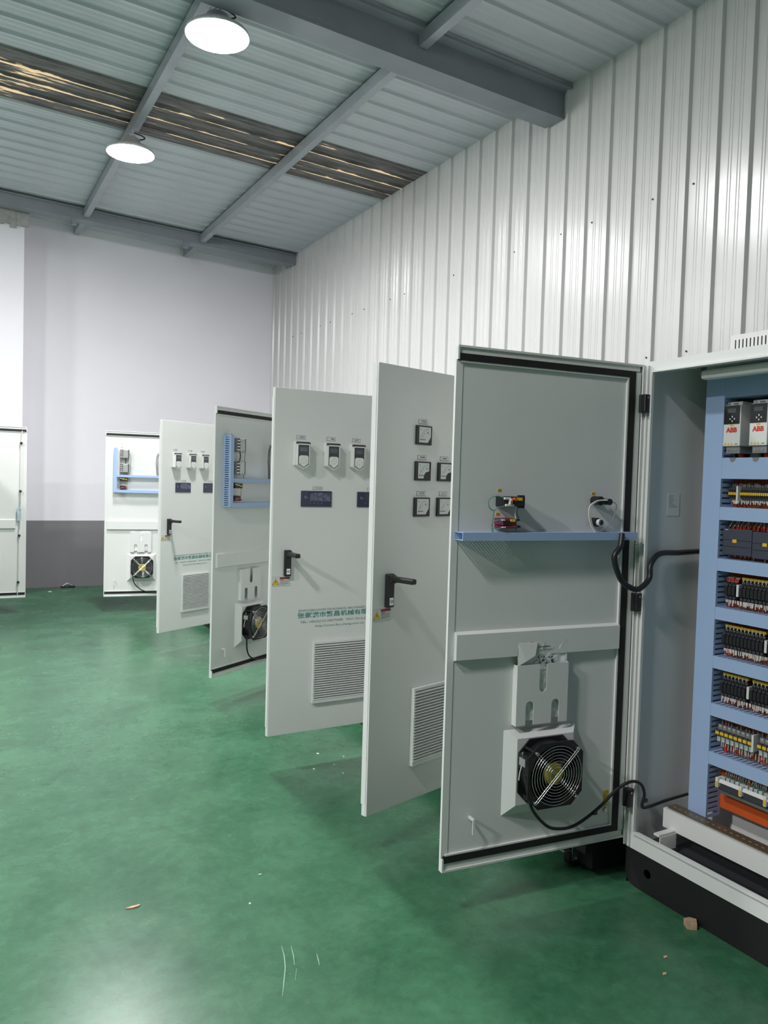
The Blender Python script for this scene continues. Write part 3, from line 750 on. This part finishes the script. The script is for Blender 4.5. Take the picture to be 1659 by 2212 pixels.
def int_door_psu(parent, free, ang, seed):
    d = door_shell(parent, free, ang)
    door_stiffener(d, False); door_hook(d, False); door_pocket(d, False); door_fan(d, False)
    if seed == 2: door_papers(d, False, False)
    def vd(b): duct_v(b, .084, .118, 1.138, 1.618, .011, -.052, .0145)
    def h1(b): duct_h(b, .118, .700, 1.303, 1.327, .011, -.050)
    def h2(b): duct_h(b, .118, .700, 1.136, 1.164, .011, -.050)
    part('vd', vd, 'cable_duct', d); part('h1', h1, 'cable_duct', d); part('h2', h2, 'cable_duct', d)
    for z in (1.506, 1.352):
        part('psu', lambda b: device(b, .150, 0), 'signal_converter', d, False, (0, 0, z))
    part('psucable', lambda b: (b.tube([(.205, -.03, 1.506), (.206, -.035, 1.48), (.205, -.03, 1.446)], .004, 'black', 6), b.tube([(.238, -.04, 1.56), (.256, -.035, 1.53), (.258, -.03, 1.45), (.250, -.03, 1.33)], .003, 'greywire', 6)), 'converter_cables', d)
    yellow_tag(d, .165, 1.625)
    def sw(b):
        b.box(.150, .232, -.040, .011, 1.262, 1.294, 'black', .003); b.box(.170, .20, -.043, -.040, 1.278, 1.288, 'hub'); b.box(.205, .224, -.043, -.040, 1.272, 1.282, 'hub'); b.box(.152, .166, -.045, -.04, 1.284, 1.290, 'white')
    def sw2(b):
        b.box(.152, .214, -.040, .011, 1.176, 1.212, 'maroon', .003); b.box(.156, .190, -.044, -.040, 1.198, 1.210, 'black'); b.box(.200, .222, -.044, -.04, 1.180, 1.186, 'black'); b.box(.166, .184, -.046, -.04, 1.188, 1.194, 'hub')
    part('sw', sw, 'switch_block', d); part('sw2', sw2, 'maroon_switch_block', d)
    part('swwire', lambda b: (b.tube([(.152, -.035, 1.288), (.138, -.03, 1.27), (.138, -.03, 1.215), (.150, -.03, 1.172)], .0018, 'greenwire', 6), b.tube([(.222, -.035, 1.264), (.226, -.03, 1.23), (.224, -.03, 1.18)], .002, 'greywire', 6)), 'switch_wires', d)
    def rw(b):
        for o in (0, .012, .03):
            b.tube([(.545+o, -.03, 1.575-o*.5), (.530+o, -.03, 1.53), (.524+o*1.4, -.03, 1.46), (.530+o, -.03, 1.40), (.535+o, -.03, 1.33)], .0032, 'black' if o < .02 else 'greywire', 6)
        b.tube([(.555, -.03, 1.56), (.575, -.03, 1.50), (.56, -.03, 1.42), (.57, -.03, 1.34)], .0025, 'ferrule', 6); b.tube([(.53, -.032, 1.41), (.56, -.034, 1.425), (.58, -.03, 1.40)], .002, 'greywire', 6)
    part('rw', rw, 'wire_bundle', d)
    def fc(b): b.tube([(.300, -.05, .245), (.300, -.05, .20), (.318, -.04, .14), (.370, -.02, .085), (.44, -.01, .050), (.53, -.006, .035), (.68, -.004, .030)], .0055, 'black', 8)
    part('fancable', fc, 'fan_cable', d)
    return d

# ================================================================== CABINETS
def rect_front(b, y0, y1, z0, z1, m): b.box(0, .02, y0, y1, z0, z1, m)
def cabinet(loc, y0, y1, label, depth=.40, sx=1, casters=False, posts=None, zt=1.98, zb=.142):
    """cabinet carcass, front in the plane local x=0, depth towards +x*sx; y is world y"""
    r = empty('control_cabinet', (loc, 0, 0)); tag(r, label, 'cabinet', 'control cabinets with open doors')
    X = lambda a: a*sx
    B = lambda name, x0, x1, ya, yb, z0, z1, m='paint': MB().box(X(x0), X(x1), ya, yb, z0, z1, m).build(name, r)
    B('side_panel', .012, depth, y1-.025, y1, zb, zt); B('side_panel', .012, depth, y0, y0+.025, zb, zt)
    B('back_panel', depth-.02, depth, y0+.025, y1-.025, zb, zt); B('top_panel', 0, depth, y0+.0, y1-.0, zt-.0005, zt+.006)
    B('front_rail', 0, .02, y0, y1, zt-.037, zt-.0005); B('front_rail', 0, .02, y0, y1, zb, .205)
    for p in (posts or []): B('front_post', 0, .02, p-.02, p+.02, .205, zt-.037)
    B('front_post', 0, .02, y1-.040, y1, .205, zt-.037); B('front_post', 0, .02, y0, y0+.040, .205, zt-.037)
    return r

# --- nearest cabinet, open, at the right edge of the picture
XF = 2.29
Y0, Y1 = 1.265, 2.100
c1 = cabinet(XF, Y0, Y1, 'open grey control cabinet nearest the camera, full of wired drives, terminals and relays')
int_door_near(c1, (1.4918-XF, 2.1741, ZB), math.radians(-5.5))
# inner lips of the front opening and hinge-side mouldings
MB().box(-.012, 0, Y1-.046, Y1-.040, .205, 1.943, 'paint').build('sealing_lip', c1)
MB().box(-.012, 0, Y0+.040, Y1-.046, 1.943, 1.949, 'paint').build('sealing_lip', c1)
MB().box(-.012, 0, Y0+.040, Y1-.046, .205, .212, 'paint').build('sealing_lip', c1)
MB().box(-.010, 0, Y1-.024, Y1-.018, .150, 1.97, 'paint').build('edge_moulding', c1)
MB().box(-.014, 0, Y1-.006, Y1, .150, 1.97, 'paint').build('edge_moulding', c1)
for z in (1.828, 1.085, .34):
    h = MB(); h.box(-.036, -.002, Y1-.040, Y1-.012, z-.034, z+.034, 'black', .004); h.cyl((-.028, Y1-.014, z-.034), (-.028, Y1-.014, z+.034), .009, 'black', 12)
    h.cyl((-.022, Y1-.0405, z+.022), (-.022, Y1-.039, z+.022), .004, 'steel', 8); h.build('hinge', c1)
def plinth_front(yc0, yc1):
    pts = []
    a = yc0; b = yc1; hh = .1418
    pts = [(a, hh), (b, hh), (b, .045), (b-.010, .018), (b-.030, .004), (b-.055, 0), (a+.055, 0), (a+.030, .004), (a+.010, .018), (a, .045)]
    return pts
def add_plinth(c, y0, y1, depth=.4, sx=1, holes=True):
    b = MB(); pts = plinth_front(y0+.002, y1-.002)
    # plate in yz with a round hole: build in xz then swap axes
    t = MB(); t.plate([(p[0], p[1]) for p in pts], [circle(y1-.108, .075, .017, 20), circle(y0+.108, .075, .017, 20)], .0, .004, 'plinth')
    b.add([(sx*(y+.002), x, z) for x, y, z in t.v], [tuple(reversed(f)) for f in t.f], 'plinth')
    b.build('plinth_front', c)
    MB().box(sx*.008, sx*(depth-.01), y0+.002, y0+.006, .0, .1418, 'plinth').build('plinth_side', c)
    MB().box(sx*.008, sx*(depth-.01), y1-.006, y1-.002, .0, .1418, 'plinth').build('plinth_side', c)
    MB().box(sx*(depth-.014), sx*(depth-.010), y0+.006, y1-.006, .0, .1418, 'plinth').build('plinth_back', c)
add_plinth(c1, Y0, Y1)
# roof fan hood with slots
vh = MB(); ya, yb = 1.42, 1.835
outer = [(ya, 1.986), (yb, 1.986), (yb, 2.058), (ya, 2.058)]
t = MB(); t.plate(outer, [slot(yb-.020-.0145*i, 2.000, 2.044, .0052, 3) for i in range(26)], 0, .003, 'paint')
vh.add([(.130+y, x, z) for x, y, z in t.v], [tuple(reversed(f)) for f in t.f], 'paint')
vh.box(.133, .36, yb-.003, yb, 1.986, 2.058, 'paint'); vh.box(.133, .36, ya, ya+.003, 1.986, 2.058, 'paint'); vh.box(.130, .36, ya, yb, 2.058, 2.061, 'paint'); vh.box(.357, .36, ya, yb, 1.986, 2.058, 'paint')
vh.build('roof_fan_hood', c1)
MB().box(.16, .35, ya+.02, yb-.02, 1.9865, 2.05, 'darkslot').build('roof_fan', c1)
# lifting lug at the back corner
lg = MB(); lg.prism([(1.985, 1.9865), (2.085, 1.9865), (2.065, 2.024), (2.045, 2.028)], .20, .206, 'midgrey', 'x'); lg.build('lifting_lug', c1)
# tube light under the top
tl = MB(); tl.box(.055, .095, 1.34, 1.898, 1.906, 1.940, 'white', .010); tl.build('tube_light', c1)
MB().box(.06, .09, 1.898, 1.906, 1.925, 1.9795, 'midgrey').build('light_bracket', c1)

# --- mounting plate and everything on it (local x: 0 front, plate at .29)
PX = .290
MB().box(PX, PX+.004, Y0+.03, 1.985, .31, 1.935, 'orange').build('mounting_plate', c1)
FR = .210
def ductv_cab(b, y0, y1, z0, z1):
    b.box(FR, FR+.003, y0, y1, z0, z1, 'duct'); b.box(PX-.003, PX-.0005, y0, y1, z0, z1, 'duct')
    for ya in (y0, y1-.002):
        b.box(FR+.003, FR+.010, ya, ya+.002, z0, z1, 'duct'); b.box(PX-.014, PX-.003, ya, ya+.002, z0, z1, 'duct')
        n = int((z1-z0)/.0195)
        for k in range(n): b.box(FR+.010, PX-.014, ya, ya+.002, z0+k*.0195, z0+k*.0195+.0125, 'duct')
    return b
def ducth_cab(b, y0, y1, z0, z1):
    b.box(FR, FR+.003, y0, y1, z0, z1, 'duct'); b.box(PX-.003, PX-.0005, y0, y1, z0, z1, 'duct')
    for za in (z0, z1-.002):
        b.box(FR+.003, FR+.010, y0, y1, za, za+.002, 'duct'); b.box(PX-.014, PX-.003, y0, y1, za, za+.002, 'duct')
        n = int((y1-y0)/.0195)
        for k in range(n): b.box(FR+.010, PX-.014, y1-k*.0195-.0125, y1-k*.0195, za, za+.002, 'duct')
    return b
YD = 1.910; YE = 1.36
ductv_cab(MB(), YD, 1.990, .280, 1.927).build('cable_duct', c1)
ductv_cab(MB(), YE-.08, YE, .280, 1.927).build('cable_duct', c1)
for z0, z1 in ((1.854, 1.928), (1.557, 1.634), (1.405, 1.453), (1.216, 1.262), (1.035, 1.081), (.852, .898), (.673, .720), (.490, .537)):
    ducth_cab(MB(), YE, YD-.0005, z0, z1).build('cable_duct', c1)
# torn notches below the drives: short grey cable seals
for y in (1.865, 1.772):
    MB().prism([(y-.014, 1.634), (y-.010, 1.624), (y-.002, 1.618), (y+.008, 1.620), (y+.013, 1.634)], FR-.001, FR-.0002, 'midgrey', 'x').build('cable_seal', c1)
# drives
def drive_body(b):
    b.box(.236, PX+.018, 0, .070, 1.676, 1.826, 'white', .003)
    b.box(.2335, .236, .003, .067, 1.757, 1.824, 'black'); b.box(.250, PX+.017, .004, .066, 1.826, 1.838, 'labelbg')
    for k in range(3): b.box(.2495, .250, .022+k*.007, .026+k*.007, 1.828, 1.834, 'ink')
    b.box(.245, PX+.017, .004, .060, 1.650, 1.676, 'midgrey')
    for k in range(3): b.cyl((.243, .050-k*.014, 1.662), (.248, .050-k*.014, 1.662), .0048, 'chrome', 8)
    b.cyl((.243, .058, 1.832), (.248, .058, 1.832), .006, 'chrome', 8)
def drive(y):
    if 'drv' not in _cache: b = MB(); drive_body(b); _cache['drv'] = b.mesh('motor_drive')
    o = link('motor_drive', _cache['drv'], c1, (-.026, y, 0))
    MB().box(.2330, .2334, .018, .052, 1.798, 1.813, 'lcd').build('drive_screen', o)
    k = MB()
    for dy, dz in ((0, .008), (0, -.008), (.009, 0), (-.009, 0)): k.box(.2325, .2334, .032+dy-.002, .032+dy+.002, 1.775+dz-.003, 1.775+dz+.003, 'white')
    k.build('drive_keys', o)
    MB().box(.2350, .2358, .028, .042, 1.748, 1.755, 'yellow').build('yellow_tag', o)
    t = link('brand_lettering', text_mesh('ABB', .024, 'red', bold=.0010), o, (.2355, .056, 1.727)); t.rotation_euler = (0, 0, math.radians(-90))
    t['label'] = 'red ABB lettering'
    wn = MB()
    for i in range(3): y0 = .058-i*.013; wn.prism([(y0-.005, 1.681), (y0+.005, 1.681), (y0, 1.690)], .2350, .2358, 'yellow', 'x')
    wn.box(.2350, .2358, .008, .020, 1.6825, 1.6845, 'ink'); wn.build('warning_marks', o)
    return o
for y in (1.840, 1.733, 1.626, 1.519): drive(y)
cb = MB()
for i, y in enumerate((1.875, 1.770, 1.66)):
    cb.cyl((.265, y, 1.650), (.262, y-.012, 1.634), .010, 'orange', 10); cb.tube([(.27, y+.02, 1.655), (.262, y+.014, 1.645), (.26, y+.012, 1.634)], .005, 'black', 6)
tag(cb.build('motor_cables', c1), kind='stuff')
MB().box(PX-.008, PX-.0005, YE, YD, 1.635, 1.853, 'darkslot').build('drive_back_plate', c1)

rnd = random.Random(11)
def wire_row(name, zc0, zc1, y0, y1, step, m1, m2, xw, lean=.006, ferr=.012, up=False):
    """a row of thin wires, pale ferrule at the device end"""
    b = MB(); y = y1
    while y > y0:
        l = (rnd.random()-.5)*lean*2; r = .0017
        fe = ferr*(.55+rnd.random()*.9); fz = zc1-fe if not up else zc0+fe
        if up:
            b.cyl((xw, y, zc0), (xw, y+l*.3, fz), r*1.35, m2, 5); b.cyl((xw, y+l*.3, fz), (xw+.012, y+l, zc1), r, m1, 5)
        else:
            b.cyl((xw, y, zc1), (xw, y+l*.3, fz), r*1.35, m2, 5); b.cyl((xw, y+l*.3, fz), (xw+.012, y+l, zc0), r, m1, 5)
        y -= step*(.6+.9*rnd.random())
    return tag(b.build(name, c1), kind='stuff')
def rail(z): MB().box(PX-.010, PX-.0005, YE+.002, YD-.002, z-.0175, z+.0175, 'steel').build('din_rail', c1)
# row of slim terminals
rail(1.503)
p = .0082
for k in range(60):
    y = 1.902-(k+1)*p
    if y < YE+.01: break
    if k == 5: MB().box(.232, PX-.010, y+.001, y+p-.001, 1.477, 1.531, 'white').build('end_stop', c1); continue
    o = part('term', lambda b: (b.box(.250, PX-.010, .0004, p-.0004, 1.482, 1.526, 'darkgrey'), b.box(.245, .250, .0008, p-.0008, 1.490, 1.518, 'relay')), 'terminal_block', c1, False, (0, y, 0))
    part('tmark', lambda b: b.box(.2435, .2449, .0010, p-.0010, 1.4985, 1.5085, 'yellow'), 'yellow_tag', o)
wire_row('terminal_wires', 1.527, 1.553, YE+.02, 1.892, .0055, 'wire', 'greywire', .258, up=True)
wire_row('terminal_wires', 1.454, 1.481, YE+.02, 1.892, .0055, 'wire', 'ferrule', .258)
# controller modules
for k, (ya, yb_, zo) in enumerate(((1.785, 1.904, 0), (1.605, 1.783, -.004), (1.425, 1.603, -.004))):
    m = MB(); m.box(.226, PX-.001, ya, yb_, 1.278+zo, 1.374+zo, 'plc', .003); m.build('controller_module', c1)
    o = bpy.data.objects[m.ms and [ob.name for ob in COL.objects if ob.name.startswith('controller_module')][-1]]
    MB().box(.2245, .226, ya+.002, yb_-.002, 1.309+zo, 1.3105+zo, 'darkslot').build('cover_seam', o)
    MB().box(.2245, .226, ya+.002, yb_-.002, 1.333+zo, 1.3345+zo, 'darkslot').build('cover_seam', o)
    MB().box(.2240, .2259, yb_-.060, yb_-.043, 1.324+zo, 1.336+zo, 'yellow').build('yellow_tag', o)
    if k == 0: MB().box(.2252, .2259, yb_-.022, yb_-.010, 1.369, 1.3715, 'labelbg').build('maker_mark', o)
wire_row('controller_wires', 1.372, 1.402, YE+.02, 1.894, .012, 'greenwire', 'redwire', .250, up=True)
wire_row('controller_wires', 1.372, 1.402, YE+.02, 1.894, .016, 'ferrule', 'redwire', .246, .01, up=True)
wire_row('controller_wires', 1.262, 1.279, YE+.02, 1.87, .020, 'wire', 'ferrule', .256)
# three rows of plug-in relays
for ri, (zc0, zc1, stop) in enumerate(((1.081, 1.216, 3), (.898, 1.035, 11), (.720, .852, 7))):
    zc = (zc0+zc1)/2; rail(zc)
    pr = .0152; y = 1.894; k = 0
    while y-pr > YE+.01:
        y -= pr
        if k == stop:
            MB().box(.238, PX-.010, y+.003, y+pr-.003, zc-.022, zc+.022, 'white').build('end_stop', c1); k += 1; continue
        def rl(b):
            b.box(.250, PX-.010, .0006, pr-.0006, -.040, .036, 'relay'); b.box(.232, .250, .0012, pr-.0012, -.020, .012, 'relay', .0015)
            b.box(.238, .250, .002, pr-.002, .014, .020, 'darkgrey'); b.box(.240, .250, .002, pr-.002, -.034, -.024, 'darkgrey')
            for dy in (.004, .010): b.cyl((.2492, dy, .029), (.2502, dy, .029), .0013, 'labelbg', 6)
        o = part('relay', rl, 'plug_in_relay', c1, False, (0, y, zc))
        if not (ri == 0 and k < 3):
            part('rmark', lambda b: (b.box(.2505, .262, .0008, pr-.0008, .040, .050, 'yellow'), b.box(.2485, .2504, .006, .0098, .034, .046, 'labelbg')), 'yellow_tag', o)
        k += 1
    wire_row('relay_wires', zc0+.001, zc-.038, YE+.02, 1.890, .0062, 'wire', 'ferrule', .246, .007, .016)
    wire_row('relay_wires', zc+.040, zc1-.002, YE+.02, 1.890, .0062, 'wire', 'wire', .268, .003, .01, up=True)
    if ri == 0: wire_row('relay_wires', zc+.030, zc1-.022, 1.845, 1.892, .004, 'ferrule', 'redwire', .250, .002, .012, up=True)
# miniature breakers
zc = .605; rail(zc); y = 1.902; k = 0; pb = .0192
while y-pb > YE+.01:
    y -= pb
    if k == 8:
        MB().box(.225, PX-.010, y+.010, y+pb-.002, zc-.02, zc+.04, 'white').build('end_stop', c1); k += 1; continue
    def br(b):
        b.box(.246, PX-.010, .0008, pb-.0008, -.032, .034, 'midgrey', .001); b.box(.232, .246, .0016, pb-.0016, -.006, .016, 'darkgrey', .001)
        b.box(.240, .246, .003, pb-.003, -.028, -.008, 'clear'); b.cyl((.2455, pb/2, .028), (.2465, pb/2, .028), .0028, 'labelbg', 8)
    o = part('breaker', br, 'circuit_breaker', c1, False, (0, y, zc))
    part('bmark', lambda b: b.box(.2295, .2319, .0022, pb-.0022, -.0005, .0105, 'yellow'), 'yellow_tag', o)
    k += 1
wire_row('breaker_wires', zc+.034, .671, YE+.02, 1.890, .019, 'black', 'greywire', .256, .002, .018, up=True)
wire_row('breaker_wires', .538, zc-.030, YE+.02, 1.885, .009, 'wire', 'clear', .250, .004, .018)
MB().box(.252, .258, 1.866, 1.874, .538, .575, 'redwire').build('red_busbar', c1); MB().box(.252, .258, 1.868, 1.876, .645, .672, 'redwire').build('red_busbar', c1)
# angled terminal strip under clear covers, bare orange plate below
st = MB(); st.prism([(.230, .412), (.252, .398), (.258, .420), (.238, .436)], YE+.02, 1.880, 'darkgrey', 'y')
st2 = MB()
st2.add([(x, y, z) for x, y, z in [(.228, YE+.02, .428), (.236, YE+.02, .440), (.236, 1.876, .440), (.228, 1.876, .428), (.230, YE+.02, .426), (.238, YE+.02, .438), (.238, 1.876, .438), (.230, 1.876, .426)]], [(0, 1, 2, 3), (7, 6, 5, 4), (0, 3, 7, 4), (1, 5, 6, 2), (0, 4, 5, 1), (3, 2, 6, 7)], 'white')
o = MB().box(.236, .276, YE+.02, 1.880, .398, .424, 'darkgrey', .004).build('terminal_strip', c1)
st2.build('marker_strip', o)
MB().box(.240, .246, YE+.02, 1.880, .386, .397, 'steel').build('strip_rail', o)
for y in (1.880, 1.782, 1.684, 1.586):
    b = MB(); b.box(.222, .262, y-.006, y+.006, .408, .446, 'white', .003); b.box(.2205, .222, y-.004, y+.004, .414, .432, 'yellow'); b.build('end_clamp', o)
b = MB()
for k in range(22): b.box(.246, .268, 1.862-k*.019, 1.862-k*.019+.015, .425, .447, 'clear', .002)
b.build('clear_covers', o)
wire_row('strip_wires', .446, .488, YE+.02, 1.870, .007, 'ferrule', 'greenwire', .262, .006, .01, up=True)
# cross rail with slotted rail on top, at the cabinet floor
cr = MB(); cr.box(.108, .113, Y0+.03, 2.020, .226, .298, 'white'); cr.box(.113, .182, Y0+.03, 2.020, .293, .298, 'white'); cr.box(.177, .182, Y0+.03, 2.020, .270, .293, 'white')
cr = cr.build('cross_rail', c1)
t = MB(); t.plate([(Y0+.05, .122), (2.010, .122), (2.010, .157), (Y0+.05, .157)], [[(2.000-.0245*i-.013, .137), (2.000-.0245*i, .137), (2.000-.0245*i, .142), (2.000-.0245*i-.013, .142)] for i in range(28)], 0, .0015, 'din')
b = MB(); b.add([(z, x, .3042+y) for x, y, z in t.v], [tuple(reversed(f)) for f in t.f], 'din')
b.box(.114, .122, Y0+.05, 2.010, .3055, .3067, 'din'); b.box(.157, .165, Y0+.05, 2.010, .3055, .3067, 'din'); b.box(.1215, .123, Y0+.05, 2.010, .2982, .306, 'din'); b.box(.156, .1575, Y0+.05, 2.010, .2982, .306, 'din')
b.build('slotted_rail', cr)
MB().box(.136, .143, Y0+.05, 2.010, .2982, .3040, 'white').build('slot_backing', cr)  # added strip: white beam seen through the slots, raised out of its shade
MB().box(.020, .108, 1.960, 1.985, .225, .232, 'white').build('floor_bracket', c1)
MB().box(.020, .108, 1.955, 1.958, .170, .225, 'white').build('floor_bracket', c1)
MB().box(.02, .38, Y0+.026, Y1-.026, .146, .150, 'darkslot').build('floor_plate', c1)
MB().box(.02, .10, Y0+.03, 1.93, .1505, .170, 'rubber').build('gland_seal', c1)
# paper data sheet on the side wall
b = MB(); b.box(.122, .187, Y1-.0262, Y1-.0252, 1.411, 1.498, 'white')
small_marks_y = Y1-.0264
rr = random.Random(4)
for k in range(7): b.box(.128, .128+.02+rr.random()*.03, small_marks_y-.0003, small_marks_y+.0002, 1.487-k*.007, 1.4885-k*.007, 'midgrey')
b.build('data_sheet', c1)
# flexible hose from the door to the panel, and the fan cable
hs = MB(); hs.tube([(x-XF, y, z) for x, y, z in [(2.160, 2.058, 1.345), (2.146, 2.05, 1.30), (2.118, 2.05, 1.258), (2.152, 2.05, 1.181), (2.196, 2.045, 1.149), (2.234, 2.035, 1.142), (2.285, 2.035, 1.178), (2.298, 2.042, 1.229), (2.353, 2.05, 1.268), (2.46, 2.053, 1.27), (2.578, 2.053, 1.273)]], .0105, 'black', 12, 6)
hs.build('wiring_hose', c1)
fc = MB(); fc.tube([(x-XF, y, z) for x, y, z in [(1.765, 2.075, .50), (1.776, 2.072, .43), (1.805, 2.080, .372), (1.865, 2.084, .31), (1.924, 2.088, .281), (2.01, 2.085, .278), (2.112, 2.075, .326), (2.19, 2.063, .387), (2.245, 2.045, .415), (2.293, 2.04, .399), (2.32, 2.045, .353), (2.324, 2.052, .299), (2.45, 2.055, .303), (2.575, 2.055, .307)]], .0058, 'black', 10, 6)
fc.build('fan_cable', c1)
b = MB()
for x, y, z in ((2.09, 2.075, .316), (2.324, 2.05, .33)): b.box(x-XF-.004, x-XF+.012, y-.008, y+.002, z-.008, z+.004, 'black')
b.build('cable_ties', c1)

# --- second cabinet (meters), on castors
X2 = 2.15
c2 = cabinet(X2, 2.17, 3.71, 'grey control cabinet with panel meters on its open door, on castors', posts=[2.875])
ext_door_meters(c2, (1.4678-X2, 2.6814, ZB), math.radians(15.87), .69)
MB().box(.004, .018, 2.21, 2.855, .207, 1.94, 'paint').build('closed_door', c2)
MB().box(.012, .38, 2.18, 3.70, .095, .1418, 'plinth').build('base_frame', c2)
def castor(c, x, y):
    o = MB(); o.box(x-.03, x+.03, y-.028, y+.028, .088, .0948, 'steel'); o.box(x-.020, x+.030, y-.022, y-.018, .030, .090, 'steel'); o.box(x-.020, x+.030, y+.018, y+.022, .030, .090, 'steel')
    o = o.build('castor', c)
    MB().cyl((x+.004, y-.016, .0355), (x+.004, y+.016, .0355), .0355, 'rubber', 24).build('castor_wheel', o)
    MB().cyl((x+.004, y-.026, .0355), (x+.004, y+.026, .0355), .006, 'chrome', 10).build('axle', o)
    MB().box(x-.058, x-.018, y-.014, y+.014, .066, .074, 'steel', .002).build('brake_pedal', o)
for y in (2.285, 3.60):
    for x in (.045, .33): castor(c2, x, y)
MB().box(.06, .36, 2.19, 3.69, .02, .0948, 'plinth').build('underside_block', c2)  # black block filling the space under the base frame

# --- third cabinet: two doors
X3 = 2.262
c3 = cabinet(X3, 3.735, 5.47, 'grey double cabinet in mid row with two open doors and blank interior', posts=[4.60])
c3['label'] = 'grey double control cabinet in the middle of the row, both doors swung open'
ext_door_drives(c3, (1.4581-X3, 3.7516, ZB), math.radians(.86), True)
int_door_psu(c3, (1.5481-X3, 5.0151, ZB), math.radians(32.4), 1)
add_plinth(c3, 3.735, 5.47)
MB().box(.29, .294, 3.78, 5.42, .3, 1.93, 'paint_in').build('mounting_plate', c3)
# --- fourth cabinet: two doors, far end of the row
X4 = 2.297
c4 = cabinet(X4, 6.99, 8.735, 'grey double control cabinet at the far end of the row, both doors open', posts=[7.86])
ext_door_drives(c4, (1.5801-X4, 6.6253, ZB), math.radians(29.0), True)
int_door_psu(c4, (1.5038-X4, 8.8212, ZB), math.radians(-8.9), 2)
add_plinth(c4, 6.99, 8.735)
MB().box(.29, .294, 7.03, 8.69, .3, 1.93, 'paint_in').build('mounting_plate', c4)
# --- cabinet of the facing row, only its door reaches into the picture
XG = -.06
cg = cabinet(XG, 7.45, 9.10, 'grey cabinet at the left picture edge, open door showing its lock rod', sx=-1, posts=[8.27])
add_plinth(cg, 7.45, 9.10, sx=-1)
dg = door_shell(cg, (.748-XG, 9.03, ZB), math.radians(0), name_mirror=True)
door_stiffener(dg, True, .104); door_pocket(dg, True); door_fan(dg, True)
b = MB(); b.tube([(.046, -.004, 1.76), (.055, -.012, 1.63), (.058, -.012, 1.125)], .004, 'paint', 8, 1); b.tube([(.066, -.012, .72), (.070, -.012, .165), (.078, -.004, .03)], .004, 'paint', 8, 1); b.cyl((.058, -.012, 1.125), (.066, -.012, .72), .004, 'steel', 8)
b.build('lock_rod', dg, mirror=True)
for x, z in ((.055, 1.629), (.059, 1.125), (.066, .658), (.071, .165)):
    b = MB(); b.box(x-.011, x+.011, -.022, .011, z-.012, z+.012, 'black', .004); b.cyl((x, -.018, z-.03), (x, -.018, z-.012), .003, 'steel', 6); b.build('rod_guide', dg, mirror=True)
b = MB(); crumple(b, .050, .088, .815, .955, -.016, 'bluefilm', .012, 8, 5, 12, .01); b.build('wrapped_lock', dg, mirror=True)

# ================================================================== SMALL THINGS ON THE FLOOR
o = MB().prism([(2.238, 1.762), (2.262, 1.742), (2.287, 1.766), (2.276, 1.786), (2.252, 1.790)], 0, .022, 'wood', 'z').build('wood_block'); tag(o, 'small pale wood offcut lying against the black cabinet plinth', 'wood scrap')
o = MB().prism([(.555, 2.735), (.575, 2.741), (.606, 2.741), (.602, 2.733), (.580, 2.729)], 0, .004, 'tan', 'z').build('wood_chip'); tag(o, 'pinkish tan chip lying on open green floor', 'chip')
for x, y, s in ((1.801, 3.868, .010), (1.689, 3.668, .007), (1.912, 3.77, .005), (1.811, 3.678, .004), (1.163, 10.611, .03), (.952, 2.58, .005), (1.80, 3.55, .004)):
    a = random.random()*6
    o = MB().prism([(x+s*math.cos(a+t)*(.6+.4*((i*37) % 5)/4), y+s*math.sin(a+t)) for i, t in enumerate((0, 1.1, 2.3, 3.4, 4.6, 5.5))], 0, .002, 'flake', 'z').build('paint_flake')
    tag(o, 'white flake on the green floor near the foot of the grey dado' if y > 9 else 'tiny white flake alone on open green floor in the foreground' if x < 1 else 'tiny white flake on the floor below the lettered middle cabinet door', 'flake', 'white flakes on the floor')
o = MB().prism([(1.05, 2.76), (1.062, 2.757), (1.06, 2.752), (1.049, 2.754)], 0, .003, 'bluefilm', 'z').build('plastic_scrap'); tag(o, 'tiny pale scrap of plastic on the floor before the doors', 'scrap')
for x, y, l in ((2.039, 1.685, 'tiny tan shaving on floor before nearest cabinet, farther one'), (1.966, 1.625, 'tiny tan shaving on floor before nearest cabinet, closer one')):
    o = MB().prism([(x-.008, y-.003), (x+.004, y-.005), (x+.009, y+.002), (x-.003, y+.004)], 0, .003, 'tan', 'z').build('wood_shaving'); tag(o, l, 'shaving')
b = MB(); b.tube([(1.33, 10.93, .012), (1.38, 10.90, .012), (1.45, 10.905, .014), (1.50, 10.94, .012), (1.44, 10.965, .013), (1.37, 10.96, .012), (1.33, 10.93, .012)], .009, 'black', 8); b.tube([(1.35, 10.93, .02), (1.41, 10.94, .055), (1.47, 10.93, .02)], .006, 'steel', 6)
o = b.build('cable_coil'); tag(o, 'small dark coil of cable lying at foot of grey dado', 'cable')
for pts in (((.958, 2.296), (.945, 2.24), (.926, 2.185), (.895, 2.12), (.867, 2.062)), ((.986, 2.285), (.972, 2.23), (.956, 2.183)), ((1.042, 2.207), (1.034, 2.178), (1.025, 2.148)), ((.955, 2.165), (.93, 2.115))):
    b = MB(); V = []
    for i, (x, y) in enumerate(pts):
        wd = .0016 if 0 < i < len(pts)-1 else .0006
        V += [(x-wd, y, .0006), (x+wd, y, .0006)]
    b.add(V, [(2*i, 2*i+2, 2*i+3, 2*i+1)[::-1] for i in range(len(pts)-1)], 'scuff').build('scratch', fl)
